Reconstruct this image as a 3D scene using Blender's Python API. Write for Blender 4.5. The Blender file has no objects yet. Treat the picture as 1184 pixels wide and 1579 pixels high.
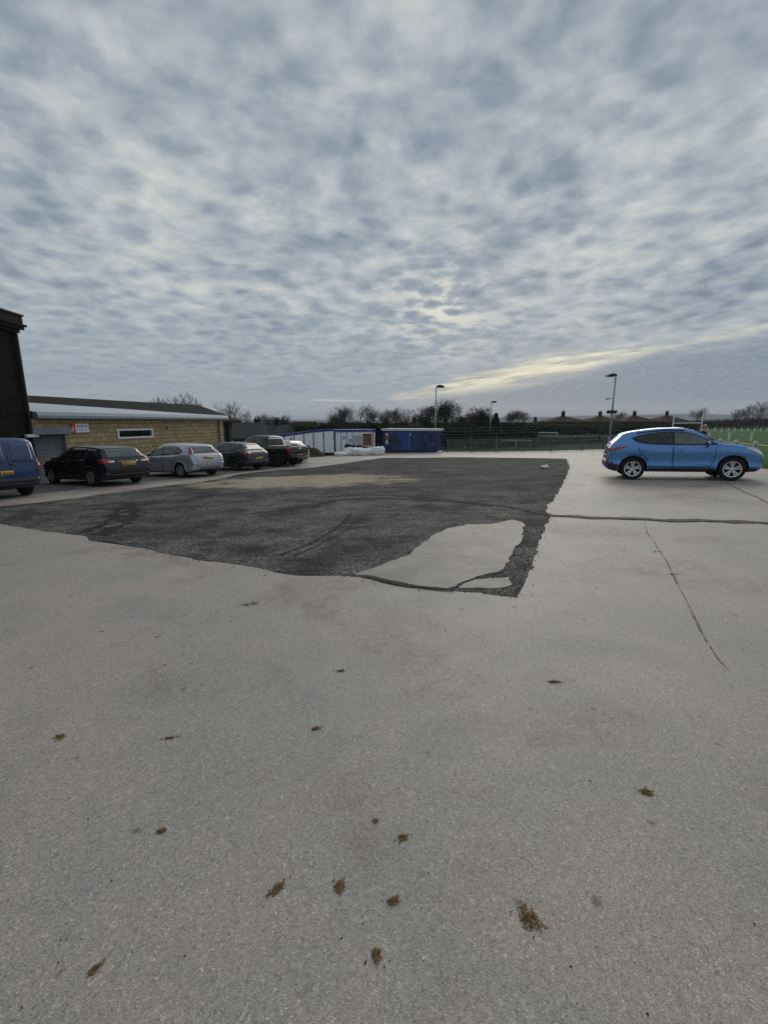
import bpy, bmesh, math, random
from mathutils import Vector, Matrix, noise
from mathutils.bvhtree import BVHTree
R = math.radians
SC = bpy.context.scene
# ------------------------------------------------------------------ camera
F_PX = 680.0; HORIZON = 650.0; CAM_H = 1.6
PITCH = math.atan((789.5 - HORIZON) / F_PX)
cam_d = bpy.data.cameras.new("camera"); cam = bpy.data.objects.new("camera", cam_d)
SC.collection.objects.link(cam)
cam.location = (0, 0, CAM_H); cam.rotation_euler = (R(90) - PITCH, 0, 0)
cam_d.sensor_fit = 'HORIZONTAL'; cam_d.sensor_width = 36.0; cam_d.lens = F_PX / 1184 * 36
cam_d.clip_start = 0.05; cam_d.clip_end = 20000
SC.camera = cam
SC.view_settings.view_transform = 'Standard'; SC.view_settings.look = 'None'
SC.view_settings.exposure = 0.0; SC.view_settings.gamma = 1.0
SC.cycles.use_denoising = False
SC.cycles.max_bounces = 6; SC.cycles.diffuse_bounces = 3; SC.cycles.glossy_bounces = 3
SC.cycles.transparent_max_bounces = 6; SC.cycles.volume_bounces = 0
# ------------------------------------------------------------------ node helper
class NT:
    def __init__(s, tree): s.t = tree; s.n = tree.nodes; s.l = tree.links
    def add(s, typ, **kw):
        n = s.n.new(typ)
        for k, v in kw.items(): setattr(n, k, v)
        return n
    def set(s, sock, v):
        if isinstance(v, bpy.types.NodeSocket): s.l.new(v, sock)
        else:
            if isinstance(v, tuple) and len(v) == 3 and sock.type == 'RGBA': v = v + (1,)
            sock.default_value = v
    def m(s, op, a, b=0.0, c=0.0, clamp=False):
        n = s.add('ShaderNodeMath', operation=op, use_clamp=clamp)
        s.set(n.inputs[0], a); s.set(n.inputs[1], b); s.set(n.inputs[2], c)
        return n.outputs[0]
    def vm(s, op, a, b=(0, 0, 0)):
        n = s.add('ShaderNodeVectorMath', operation=op)
        s.set(n.inputs[0], a); s.set(n.inputs[1], b); return n.outputs[0]
    def scale(s, a, f):
        n = s.add('ShaderNodeVectorMath', operation='SCALE'); s.set(n.inputs[0], a); s.set(n.inputs['Scale'], f); return n.outputs[0]
    def noise(s, vec, scale, detail=4, rough=.55, dist=0.0, col=False):
        n = s.add('ShaderNodeTexNoise'); s.set(n.inputs['Vector'], vec); n.inputs['Scale'].default_value = scale
        n.inputs['Detail'].default_value = detail; n.inputs['Roughness'].default_value = rough
        n.inputs['Distortion'].default_value = dist
        return n.outputs['Color' if col else 'Fac']
    def vor(s, vec, scale, feat='F1', rnd=1.0):
        n = s.add('ShaderNodeTexVoronoi', feature=feat); s.set(n.inputs['Vector'], vec)
        n.inputs['Scale'].default_value = scale; n.inputs['Randomness'].default_value = rnd
        return n
    def ramp(s, f, stops, interp='LINEAR'):
        n = s.add('ShaderNodeValToRGB'); cr = n.color_ramp; cr.interpolation = interp
        while len(cr.elements) < len(stops): cr.elements.new(.5)
        for e, (p, c) in zip(cr.elements, stops):
            e.position = p; e.color = (c, c, c, 1) if isinstance(c, (int, float)) else tuple(c) + (1,)
        s.set(n.inputs[0], f); return n.outputs[0]
    def mix(s, f, a, b, mode='MIX'):
        n = s.add('ShaderNodeMix', data_type='RGBA', blend_type=mode)
        s.set(n.inputs[0], f); s.set(n.inputs[6], a); s.set(n.inputs[7], b); return n.outputs[2]
    def mr(s, v, a, b, c=0.0, d=1.0, smooth=True):
        n = s.add('ShaderNodeMapRange', interpolation_type='SMOOTHSTEP' if smooth else 'LINEAR')
        s.set(n.inputs[0], v); s.set(n.inputs[1], a); s.set(n.inputs[2], b); s.set(n.inputs[3], c); s.set(n.inputs[4], d)
        return n.outputs[0]
    def xyz(s, x, y, z=0.0):
        n = s.add('ShaderNodeCombineXYZ'); s.set(n.inputs[0], x); s.set(n.inputs[1], y); s.set(n.inputs[2], z); return n.outputs[0]
    def sep(s, v):
        n = s.add('ShaderNodeSeparateXYZ'); s.set(n.inputs[0], v); return n.outputs
# ------------------------------------------------------------------ world: broken altocumulus with a bright gap low over the court
SUN_AZ = R(17); SUN_EL = R(9)
W = bpy.data.worlds.new("World"); SC.world = W; W.use_nodes = True
w = NT(W.node_tree); w.n.clear()
gen = w.add('ShaderNodeTexCoord').outputs['Generated']
dx, dy, dz = w.sep(gen)
zc = w.m('MAXIMUM', dz, 0.0)
inv = w.m('DIVIDE', 1.0, w.m('ADD', zc, 0.15))
px_ = w.m('MULTIPLY', dx, inv); py_ = w.m('MULTIPLY', dy, inv)
P = w.xyz(px_, w.m('MULTIPLY', py_, 1.0))
warp = w.scale(w.vm('SUBTRACT', w.noise(P, 2.2, 1, .5, col=True), (.5, .5, .5)), .12)
Pw = w.vm('ADD', P, warp)
n_big = w.noise(P, 1.6, 3, .5)
n_mid = w.noise(Pw, 7.6, 3, .5)
n_fine = w.noise(Pw, 22, 5, .6)
vc = w.vor(w.vm('ADD', Pw, w.scale(w.vm('SUBTRACT', w.noise(P, 9, 3, .5, col=True), (.5, .5, .5)), .09)), 7.8, 'SMOOTH_F1'); vc.inputs['Smoothness'].default_value = .6
puff = w.mr(vc.outputs['Distance'], .10, .62)
v = w.m('ADD', w.m('ADD', w.m('MULTIPLY', n_big, .43), w.m('MULTIPLY', n_mid, .38)), w.m('ADD', w.m('MULTIPLY', n_fine, .17), w.m('MULTIPLY', puff, .11)))
# view-independent azimuth / elevation slopes
ysafe = w.m('MAXIMUM', dy, .02)
ax = w.m('DIVIDE', dx, ysafe); ez = w.m('DIVIDE', zc, w.m('SQRT', w.m('ADD', w.m('MULTIPLY', dx, dx), w.m('MULTIPLY', dy, dy))))
ey = w.m('DIVIDE', zc, ysafe)
cloud = w.ramp(v, [(.38, (.200, .245, .310)), (.47, (.275, .330, .395)), (.55, (.365, .415, .465)), (.63, (.470, .512, .535)), (.74, (.63, .65, .62))])
# higher up the sheet is a little thinner and paler
cloud = w.mix(w.mr(ez, .35, 1.1, 0.0, .20), cloud, (.33, .385, .44))
# low down the cloudlets merge into a blue-grey veil
veil = w.ramp(w.m('MULTIPLY', ez, 4.0), [(0.0, (.46, .46, .45)), (.08, (.40, .43, .455)), (.3, (.295, .355, .42)), (.8, (.33, .38, .43))])
cloud = w.mix(w.mr(ez, .02, .26, .80, 0.0), cloud, veil)
# pale thin spots above the gap
def gauss(x0, sx, y0, sy):
    a = w.m('DIVIDE', w.m('SUBTRACT', ax, x0), sx); b = w.m('DIVIDE', w.m('SUBTRACT', ey, y0), sy)
    return w.m('POWER', 2.718, w.m('MULTIPLY', -1.0, w.m('ADD', w.m('MULTIPLY', a, a), w.m('MULTIPLY', b, b))))
glow = gauss(.12, .09, .245, .08)
cloud = w.mix(w.m('MULTIPLY', w.m('MULTIPLY', glow, .8), w.mr(v, .53, .64)), cloud, (.80, .78, .66))
# the gap
streak = w.noise(w.xyz(w.m('MULTIPLY', ax, 7.0), w.m('MULTIPLY', w.m('SUBTRACT', ey, w.m('MULTIPLY', ax, .12)), 70.0)), 1.0, 5, .6, .2)
ctr = w.m('ADD', .046, w.m('MULTIPLY', ax, .185))
ctr = w.m('ADD', ctr, w.m('MULTIPLY', w.m('SUBTRACT', streak, .5), .034))
wd = w.ramp(ax, [(0.0, .003), (.03, .008), (.2, .023), (.32, .029), (.48, .019), (.62, .010), (1.0, .009)])
dist = w.m('DIVIDE', w.m('ABSOLUTE', w.m('SUBTRACT', ey, ctr)), wd)
band = w.mr(dist, .10, 1.45, 1.0, 0.0)
amp = w.ramp(ax, [(0.0, 0.0), (.04, .7), (.15, 1.0), (.45, 1.0), (.60, .45), (.95, .30)])
band = w.m('MULTIPLY', w.m('MULTIPLY', band, amp), w.mr(streak, .34, .52, .25, 1.0))
below = w.m('MULTIPLY', w.mr(w.m('SUBTRACT', ctr, ey), -.015, .05), w.mr(ax, .02, .30))
cloud = w.mix(w.m('MULTIPLY', below, w.mr(ez, .015, .05, .3, .9)), cloud, w.mix(w.mr(n_fine, .35, .65), (.205, .255, .335), (.27, .32, .385)))
cloud = w.mix(band, cloud, w.mix(w.mr(streak, .42, .66), (.60, .58, .47), (.93, .88, .69)))
# short vapour trail
ct = w.m('MULTIPLY', w.mr(w.m('ABSOLUTE', w.m('SUBTRACT', ey, w.m('ADD', .0445, w.m('MULTIPLY', ax, -.015)))), .0005, .0028, 1.0, 0.0),
         w.m('MULTIPLY', w.mr(ax, -.17, -.14), w.mr(ax, -.09, -.02, 1.0, 0.0)))
cloud = w.mix(w.m('MULTIPLY', ct, .6), cloud, (.70, .70, .66))
cloud = w.mix(w.mr(dz, -.02, 0.0, 1.0, 0.0), cloud, (.12, .12, .115))
sky = w.add('ShaderNodeTexSky'); sky.sky_type = 'NISHITA'; sky.sun_disc = False
sky.sun_elevation = SUN_EL; sky.sun_rotation = SUN_AZ
bg1 = w.add('ShaderNodeBackground'); w.set(bg1.inputs[0], cloud); bg1.inputs[1].default_value = 1.0
bg2 = w.add('ShaderNodeBackground'); w.set(bg2.inputs[0], sky.outputs[0]); bg2.inputs[1].default_value = .0012
ads = w.add('ShaderNodeAddShader'); w.l.new(bg1.outputs[0], ads.inputs[0]); w.l.new(bg2.outputs[0], ads.inputs[1])
w.l.new(ads.outputs[0], w.add('ShaderNodeOutputWorld').inputs[0])
# ------------------------------------------------------------------ sun behind cloud
sun_d = bpy.data.lights.new("sun", 'SUN'); sun = bpy.data.objects.new("sun", sun_d); SC.collection.objects.link(sun)
sun_d.energy = 1.2; sun_d.angle = R(40); sun_d.color = (1, .93, .82)
sd = Vector((math.sin(SUN_AZ) * math.cos(R(24)), math.cos(SUN_AZ) * math.cos(R(24)), math.sin(R(24))))
sun.rotation_euler = sd.to_track_quat('Z', 'Y').to_euler()
# ------------------------------------------------------------------ geometry of the site: a gently tilted yard
def ray(u, v):
    x = (u - 592) / F_PX; k = (789.5 - v) / F_PX
    return Vector((x, math.cos(PITCH) + k * math.sin(PITCH), -math.sin(PITCH) + k * math.cos(PITCH)))
GB, GC = .0235, -.031
def G(u, v):                      # point of the yard plane seen at a photo position
    d = ray(u, v); t = -CAM_H / (d.z - GB * d.x - GC * d.y)
    return Vector((d.x * t, d.y * t, CAM_H + d.z * t))
def at(u, v, Y):                  # point at distance Y seen at a photo position
    d = ray(u, v); t = Y / d.y
    return Vector((d.x * t, Y, CAM_H + d.z * t))
def sclamp(x, lo, hi, s=2.0):
    if x > hi - s: 
        t = min(1, (x - hi + s) / (2 * s)); x = hi - s + (2 * s) * (t - t * t / 2) if x < hi + s else hi
    if x < lo: x = lo
    return x
def sm(t): t = max(0, min(1, t)); return t * t * (3 - 2 * t)
def zg(x, y):
    yc = 42 + 14 * sm((24 - x) / 12)
    return GB * sclamp(x, -40, 25, 4) + GC * sclamp(y, -30, yc, 3)
GN = Vector((-GB, -GC, 1)).normalized()
# ------------------------------------------------------------------ object helpers
COL = SC.collection
def tag(o, label=None, cat=None, group=None, kind=None):
    if label: o['label'] = label
    if cat: o['category'] = cat
    if group: o['group'] = group
    if kind: o['kind'] = kind
    return o
def empty(name, loc, rz=0, label=None, cat=None, group=None):
    o = bpy.data.objects.new(name, None); COL.objects.link(o); o.location = loc; o.rotation_euler = (0, 0, rz)
    o.empty_display_size = .2
    return tag(o, label, cat, group)
class MB:
    def __init__(s): s.v = []; s.f = []; s.mi = []; s.cur = 0
    def add(s, vs, fs):
        b = len(s.v); s.v += [tuple(p) for p in vs]
        for f in fs: s.f.append(tuple(i + b for i in f)); s.mi.append(s.cur)
        return s
    def box(s, x0, x1, y0, y1, z0, z1, M=None):
        vs = [Vector(p) for p in ((x0, y0, z0), (x1, y0, z0), (x1, y1, z0), (x0, y1, z0), (x0, y0, z1), (x1, y0, z1), (x1, y1, z1), (x0, y1, z1))]
        if M: vs = [M @ p for p in vs]
        return s.add(vs, [(0, 3, 2, 1), (4, 5, 6, 7), (0, 1, 5, 4), (1, 2, 6, 5), (2, 3, 7, 6), (3, 0, 4, 7)])
    def tube(s, a, b, ra, rb=None, n=8, cap=True):
        a = Vector(a); b = Vector(b); rb = ra if rb is None else rb
        d = (b - a).normalized(); u = d.orthogonal().normalized(); w_ = d.cross(u)
        vs = []
        for c, r in ((a, ra), (b, rb)):
            for i in range(n):
                t = 2 * math.pi * i / n; vs.append(c + (u * math.cos(t) + w_ * math.sin(t)) * r)
        fs = [(i, (i + 1) % n, n + (i + 1) % n, n + i) for i in range(n)]
        if cap: fs += [tuple(range(n - 1, -1, -1)), tuple(range(n, 2 * n))]
        return s.add(vs, fs)
    def path(s, pts, rs, n=6):
        if isinstance(rs, (int, float)): rs = [rs] * len(pts)
        for i in range(len(pts) - 1): s.tube(pts[i], pts[i + 1], rs[i], rs[i + 1], n)
        return s
    def prism(s, poly, z0, z1, axis='z'):
        def q(a, b, c): return (a, b, c) if axis == 'z' else ((a, c, b) if axis == 'y' else (c, a, b))
        n = len(poly); vs = [q(a, b, z0) for a, b in poly] + [q(a, b, z1) for a, b in poly]
        fs = [(i, (i + 1) % n, n + (i + 1) % n, n + i) for i in range(n)] + [tuple(range(n - 1, -1, -1)), tuple(range(n, 2 * n))]
        return s.add(vs, fs)
    def lathe(s, prof, n=24, axis='y', c=(0, 0, 0)):   # prof: (radius, along)
        k = len(prof); vs = []
        for i in range(n):
            t = 2 * math.pi * i / n
            for r, a in prof:
                p = (r * math.cos(t), a, r * math.sin(t)) if axis == 'y' else (r * math.cos(t), r * math.sin(t), a)
                vs.append((p[0] + c[0], p[1] + c[1], p[2] + c[2]))
        fs = [(i * k + j, i * k + j + 1, ((i + 1) % n) * k + j + 1, ((i + 1) % n) * k + j) for i in range(n) for j in range(k - 1)]
        return s.add(vs, fs)
    def ico(s, c, r, sub=1, jit=0.0, seed=0, sc=(1, 1, 1)):
        bm = bmesh.new(); bmesh.ops.create_icosphere(bm, subdivisions=sub, radius=1)
        rnd = random.Random(seed); bm.verts.ensure_lookup_table(); off = Vector((rnd.random() * 50, rnd.random() * 50, seed))
        vs = []
        for v_ in bm.verts:
            k = 1 + jit * noise.noise(v_.co * 1.7 + off)
            vs.append((c[0] + v_.co.x * r * sc[0] * k, c[1] + v_.co.y * r * sc[1] * k, c[2] + v_.co.z * r * sc[2] * k))
        s.add(vs, [[v_.index for v_ in f.verts] for f in bm.faces]); bm.free(); return s
    def build(s, name, mats, parent=None, smooth=False, fix=True):
        me = bpy.data.meshes.new(name); me.from_pydata(s.v, [], s.f)
        if not isinstance(mats, (list, tuple)): mats = [mats]
        for m in mats: me.materials.append(m)
        me.polygons.foreach_set('material_index', s.mi)
        me.update()
        if fix:
            bm = bmesh.new(); bm.from_mesh(me); bmesh.ops.recalc_face_normals(bm, faces=bm.faces); bm.to_mesh(me); bm.free()
        if smooth: me.shade_smooth()
        o = bpy.data.objects.new(name, me); COL.objects.link(o)
        if parent: o.parent = parent
        return o
def leaves(mb, c, rad, n, size, rnd, shell=.55, M=None):
    """n small leaf-sized faces spread through an ellipsoid, denser towards its skin"""
    for _ in range(n):
        while True:
            p = Vector((rnd.uniform(-1, 1), rnd.uniform(-1, 1), rnd.uniform(-1, 1)))
            l = p.length
            if .05 < l < 1: break
        p = p / l * (shell + (1 - shell) * rnd.random() ** .7) if rnd.random() < .75 else p
        q = Vector((c[0] + p.x * rad[0], c[1] + p.y * rad[1], c[2] + p.z * rad[2]))
        if noise.noise(q * (1.3 / max(.4, rad[0] * .45))) < -.22: continue
        u = Vector((rnd.gauss(0, 1), rnd.gauss(0, 1), rnd.gauss(0, 1))).normalized(); v_ = u.orthogonal().normalized()
        s_ = size * rnd.uniform(.6, 1.5); u = u * s_; v_ = v_ * s_ * .55
        mb.add([q - u, q - v_, q + u, q + v_], [(0, 1, 2, 3)])
# ------------------------------------------------------------------ materials
def mat(name, col, rough=.6, metal=0.0, spec=.5, coat=0.0, var=.0, vscale=3.0, bump=0.0, bscale=20.0, emis=None):
    m = bpy.data.materials.new(name); m.use_nodes = True; t = NT(m.node_tree); b = t.n['Principled BSDF']
    b.inputs['Roughness'].default_value = rough; b.inputs['Metallic'].default_value = metal
    b.inputs['Specular IOR Level'].default_value = spec if rough < .8 else .12; b.inputs['Coat Weight'].default_value = coat
    b.inputs['Coat Roughness'].default_value = .06
    c = tuple(col) + (1,)
    oc = t.add('ShaderNodeTexCoord').outputs['Object']
    if var:
        f = t.noise(oc, vscale, 6, .6)
        cc = t.mix(t.mr(f, .3, .7), tuple(x * (1 - var) for x in col), tuple(min(1, x * (1 + var)) for x in col))
        t.set(b.inputs['Base Color'], cc)
    else: b.inputs['Base Color'].default_value = c
    if bump:
        bn = t.add('ShaderNodeBump'); bn.inputs['Strength'].default_value = bump; bn.inputs['Distance'].default_value = .02
        t.set(bn.inputs['Height'], t.noise(oc, bscale, 5, .6)); t.l.new(bn.outputs[0], b.inputs['Normal'])
    return m
def ground_mat(name, kind):
    m = bpy.data.materials.new(name); m.use_nodes = True; t = NT(m.node_tree); b = t.n['Principled BSDF']
    oc = t.add('ShaderNodeTexCoord').outputs['Object']
    big = t.noise(oc, .22, 5, .6); med = t.noise(oc, 1.3, 6, .62); fin = t.noise(oc, 9, 5, .65); grit = t.noise(oc, 60, 4, .7)
    if kind in ('pale', 'inset'):
        c = t.mix(t.mr(big, .35, .65), (.392, .346, .304), (.452, .382, .334))
        c = t.mix(t.mr(t.noise(oc, .30, 6, .7, .6), .46, .60, 0, .8), c, (.305, .298, .280))
        c = t.mix(t.mr(med, .40, .66, 0, .65), c, (.318, .300, .268))
        cellr = t.mr(t.noise(oc, 34, 3, .75), .40, .60)
        red = t.m('MULTIPLY', t.mr(t.noise(oc, .45, 5, .65, .4), .48, .66), t.mr(fin, .34, .62, .35, 1.0))
        c = t.mix(t.m('MULTIPLY', red, .85), c, t.mix(cellr, (.125, .085, .062), (.30, .215, .165)))
        v1 = t.vor(oc, 230); v2 = t.vor(oc, 95)
        cell = t.sep(v1.outputs['Color'])[0]; cell2 = t.sep(v2.outputs['Color'])[1]
        mul = t.ramp(cell, [(0, .62), (.15, .86), (.55, .99), (.85, 1.08), (.97, 1.2), (1, 1.7)])
        c = t.mix(1.0, c, mul, 'MULTIPLY')
        mul2 = t.ramp(cell2, [(0, .70), (.12, .90), (.6, 1.0), (.9, 1.08), (1, 1.35)])
        c = t.mix(.85, c, mul2, 'MULTIPLY')
        edge = t.mr(v1.outputs['Distance'], .30, .8, 1.0, .72)
        c = t.mix(.8, c, t.xyz(edge, edge, edge), 'MULTIPLY')
        if kind == 'inset': c = t.mix(t.mr(t.noise(oc, 1.6, 7, .75), .36, .62, .30, .90), c, (.150, .135, .112))
        # small dark spots and clusters of picked-out chippings
        vs = t.vor(oc, 2.6); r0 = t.sep(vs.outputs['Color'])[0]
        spot = t.m('MULTIPLY', t.mr(t.m('ADD', vs.outputs['Distance'], t.m('MULTIPLY', t.m('SUBTRACT', grit, .5), .05)), .022, .040, 1.0, 0.0), t.mr(r0, .86, .88))
        c = t.mix(t.m('MULTIPLY', spot, .85), c, (.035, .030, .022))
        vs3 = t.vor(oc, 6.5); c = t.mix(t.m('MULTIPLY', t.mr(t.m('ADD', vs3.outputs['Distance'], t.m('MULTIPLY', t.m('SUBTRACT', fin, .5), .45)), .05, .15, 1.0, 0.0), t.mr(t.sep(vs3.outputs['Color'])[1], .62, .72, 0, .72)), c, (.11, .08, .055))
        vs2 = t.vor(oc, 26); clus = t.m('MULTIPLY', t.mr(vs2.outputs['Distance'], .12, .30, 1.0, 0.0), t.mr(t.noise(oc, 1.0, 4, .7), .54, .64))
        c = t.mix(t.m('MULTIPLY', clus, .7), c, (.075, .060, .047))
        h = t.m('ADD', t.m('MULTIPLY', v1.outputs['Distance'], -.8), t.m('MULTIPLY', grit, .5))
        rough = .60; bd = .004; bs = .40
    elif kind == 'dark':
        c = t.mix(t.mr(med, .32, .68), (.034, .034, .035), (.150, .143, .130))
        st = t.noise(t.vm('MULTIPLY', oc, (.25, 1.7, 1)), 1.4, 6, .65, .3)
        c = t.mix(t.mr(st, .50, .68, 0, .65), c, (.165, .157, .142))
        c = t.mix(t.mr(t.noise(oc, .30, 4, .6), .50, .66, 0, .6), c, (.020, .021, .024))
        fresh = t.mr(t.m('ADD', t.m('ADD', t.sep(oc)[1], t.m('MULTIPLY', t.sep(oc)[0], .35)), t.m('MULTIPLY', t.m('SUBTRACT', t.noise(oc, .25, 5, .65), .5), 12)), 10.5, 15.0)
        c = t.mix(t.m('MULTIPLY', fresh, .68), c, t.mix(t.mr(t.noise(t.vm('MULTIPLY', oc, (.5, 1.3, 1)), 1.1, 6, .68, .5), .45, .66), (.013, .0135, .017), (.115, .112, .105)))
        v1 = t.vor(oc, 48); cell = t.sep(v1.outputs['Color'])[0]
        c = t.mix(1.0, c, t.ramp(cell, [(0, .35), (.35, .8), (.7, 1.1), (.92, 1.7), (1, 3.0)]), 'MULTIPLY')
        # sandy spill near the parked cars
        g = G(470, 741); g2 = t.vm('SUBTRACT', oc, tuple(g))
        a = t.sep(g2); e = t.m('ADD', t.m('POWER', t.m('DIVIDE', a[0], 3.7), 2.0), t.m('POWER', t.m('DIVIDE', a[1], 2.4), 2.0))
        sand = t.mr(t.m('ADD', e, t.m('MULTIPLY', t.m('SUBTRACT', t.noise(oc, 1.1, 6, .7), .5), 4.2)), .35, 1.6, 1.0, 0.0)
        c = t.mix(t.m('MULTIPLY', sand, .88), c, t.mix(cell, (.33, .28, .20), (.52, .44, .32)))
        h = t.m('ADD', t.m('MULTIPLY', v1.outputs['Distance'], -.6), t.m('ADD', med, t.m('MULTIPLY', fin, .8)))
        rough = .88; bd = .03; bs = .8
    elif kind == 'tarmac':
        c = t.mix(t.mr(med, .35, .65), (.12, .12, .12), (.18, .175, .165))
        v1 = t.vor(oc, 80); cell = t.sep(v1.outputs['Color'])[0]
        c = t.mix(1.0, c, t.ramp(cell, [(0, .6), (.5, 1.0), (1, 1.6)]), 'MULTIPLY')
        h = fin; rough = .85; bd = .01; bs = .4
    elif kind == 'moss':
        c = t.mix(t.mr(fin, .38, .62), (.10, .08, .05), (.22, .18, .125))
        c = t.mix(t.mr(med, .5, .7, 0, .7), c, (.055, .062, .022))
        h = t.m('ADD', grit, fin); rough = .95; bd = .02; bs = .9
    elif kind == 'grass':
        c = t.mix(t.mr(med, .3, .7), (.030, .090, .012), (.052, .125, .020))
        wv = t.sep(oc); stripe = t.mr(t.m('SINE', t.m('MULTIPLY', wv[1], .55)), -.3, .3)
        c = t.mix(t.m('MULTIPLY', stripe, .22), c, (.070, .145, .028))
        c = t.mix(t.mr(t.noise(oc, .5, 4, .7), .55, .7, 0, .6), c, (.060, .060, .024))
        h = t.m('ADD', grit, fin); rough = .95; bd = .03; bs = .8
    t.set(b.inputs['Base Color'], c); b.inputs['Roughness'].default_value = rough
    b.inputs['Specular IOR Level'].default_value = .15 if kind in ('dark', 'tarmac', 'grass') else .5
    bn = t.add('ShaderNodeBump'); bn.inputs['Strength'].default_value = bs; bn.inputs['Distance'].default_value = bd
    t.set(bn.inputs['Height'], h); t.l.new(bn.outputs[0], b.inputs['Normal'])
    return m
def block_mat(name, c1, c2, mortar, bw, bh, msize=.012, off=.5, bump=.6, blotch=.35):
    m = bpy.data.materials.new(name); m.use_nodes = True; t = NT(m.node_tree); b = t.n['Principled BSDF']
    oc = t.add('ShaderNodeTexCoord').outputs['Object']; x, y, z = t.sep(oc)
    uv = t.xyz(t.m('ADD', x, y), z)
    br = t.add('ShaderNodeTexBrick'); t.set(br.inputs['Vector'], uv); br.offset = off
    for k, v_ in (('Scale', 1.0), ('Brick Width', bw), ('Row Height', bh), ('Mortar Size', msize), ('Mortar Smooth', .3), ('Bias', 0.0)): br.inputs[k].default_value = v_
    t.set(br.inputs['Color1'], tuple(c1)); t.set(br.inputs['Color2'], tuple(c2)); t.set(br.inputs['Mortar'], tuple(mortar))
    n = t.noise(oc, 2.2, 6, .65); c = t.mix(t.mr(n, .35, .7, 0, blotch), br.outputs['Color'], tuple(q * .35 for q in c1))
    n2 = t.noise(oc, 14, 5, .7); mulv = t.mr(n2, .3, .7, .75, 1.2); c = t.mix(1.0, c, t.xyz(mulv, mulv, mulv), 'MULTIPLY')
    t.set(b.inputs['Base Color'], c); b.inputs['Roughness'].default_value = .9; b.inputs['Specular IOR Level'].default_value = .12
    bn = t.add('ShaderNodeBump'); bn.inputs['Strength'].default_value = bump; bn.inputs['Distance'].default_value = .02
    t.set(bn.inputs['Height'], t.m('SUBTRACT', t.m('MULTIPLY', n2, .8), br.outputs['Fac'])); t.l.new(bn.outputs[0], b.inputs['Normal'])
    return m
def paint(name, col, metal=.35, rough=.35, dirt=.15, coat=.8):
    m = mat(name, col, rough, metal, .5, coat); t = NT(m.node_tree); b = t.n['Principled BSDF']
    oc = t.add('ShaderNodeTexCoord').outputs['Object']; z = t.sep(oc)[2]
    n = t.noise(oc, 5, 6, .65)
    # road film thrown up on the lower panels
    f = t.m('MULTIPLY', t.m('ADD', t.mr(z, .15, .62, 1.0, .12), t.mr(n, .3, .7, -.2, .2)), dirt, clamp=True)
    t.set(b.inputs['Base Color'], t.mix(f, tuple(col), (.10, .09, .08)))
    t.set(b.inputs['Roughness'], t.m('ADD', rough, t.m('MULTIPLY', f, .5)))
    t.set(b.inputs['Coat Weight'], t.m('SUBTRACT', coat, f, clamp=True))
    return m
M = {}
def glassy(m, i=1.55):
    m.node_tree.nodes['Principled BSDF'].inputs['IOR'].default_value = i; return m
M['glass'] = mat('car_glass', (.012, .015, .016), .04, 0, .6)
M['glass_lightened'] = mat('lightened_car_glass', (.050, .068, .072), .04, 0, .6, var=.5, vscale=4)  # opaque; lighter base colour imitates reflected sky and daylight through the glass
glassy(M['glass']); glassy(M['glass_lightened'], 1.8)
M['black'] = mat('black_plastic', (.018, .018, .02), .5)
M['blackgloss'] = mat('black_gloss', (.01, .01, .011), .15)
M['tyre'] = mat('tyre_rubber', (.022, .022, .022), .8, var=.3, vscale=8)
M['alloy'] = mat('alloy', (.62, .63, .64), .28, .6)
M['alloy_dull'] = mat('dull_alloy', (.30, .30, .31), .4, .5)
M['red_lens'] = mat('red_lens', (.30, .010, .008), .12, 0, .6, .6)
M['clear_lens'] = mat('clear_lens', (.68, .66, .66), .1, .1, .6, .6)
M['plate'] = mat('yellow_plate', (.62, .36, .03), .45)
M['chrome'] = mat('chrome', (.6, .6, .62), .15, .9)
M['white'] = mat('white_paint', (.70, .71, .72), .55, var=.08, vscale=2)
M['offwhite'] = mat('weathered_white', (.55, .55, .53), .65, var=.18, vscale=5)
M['galv'] = mat('galvanised_steel', (.33, .36, .38), .55, .15, var=.2, vscale=3)
M['bark'] = mat('bark', (.040, .034, .028), .95, var=.3, vscale=2)
M['twig'] = mat('twigs', (.050, .040, .034), .95)
M['twig_pale'] = mat('pale_twigs', (.11, .085, .075), .95)
M['ivy'] = mat('ivy_leaves', (.020, .030, .014), .8, var=.4, vscale=1.5)
M['bluepaint'] = mat('blue_steel_paint', (.008, .030, .19), .45, var=.35, vscale=1.2)
M['wood'] = mat('plywood_door', (.20, .10, .045), .7, var=.25, vscale=4)
M['soil'] = mat('soil', (.060, .046, .030), .95, var=.45, vscale=3, bump=1, bscale=8)
M['slate'] = mat('slate', (.10, .105, .115), .6, var=.25, vscale=3, bump=.4, bscale=12)
M['tile'] = mat('brown_roof_tile', (.085, .055, .045), .85, var=.3, vscale=2, bump=.4)
M['render'] = mat('house_render', (.16, .13, .11), .9, var=.2, vscale=1)
M['chim'] = mat('chimney_brick', (.045, .032, .028), .9, var=.25, vscale=2)
M['brickfar'] = mat('house_brick', (.07, .045, .035), .9, var=.25, vscale=2)
M['fence_green'] = mat('green_mesh', (.010, .045, .035), .6)
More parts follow.
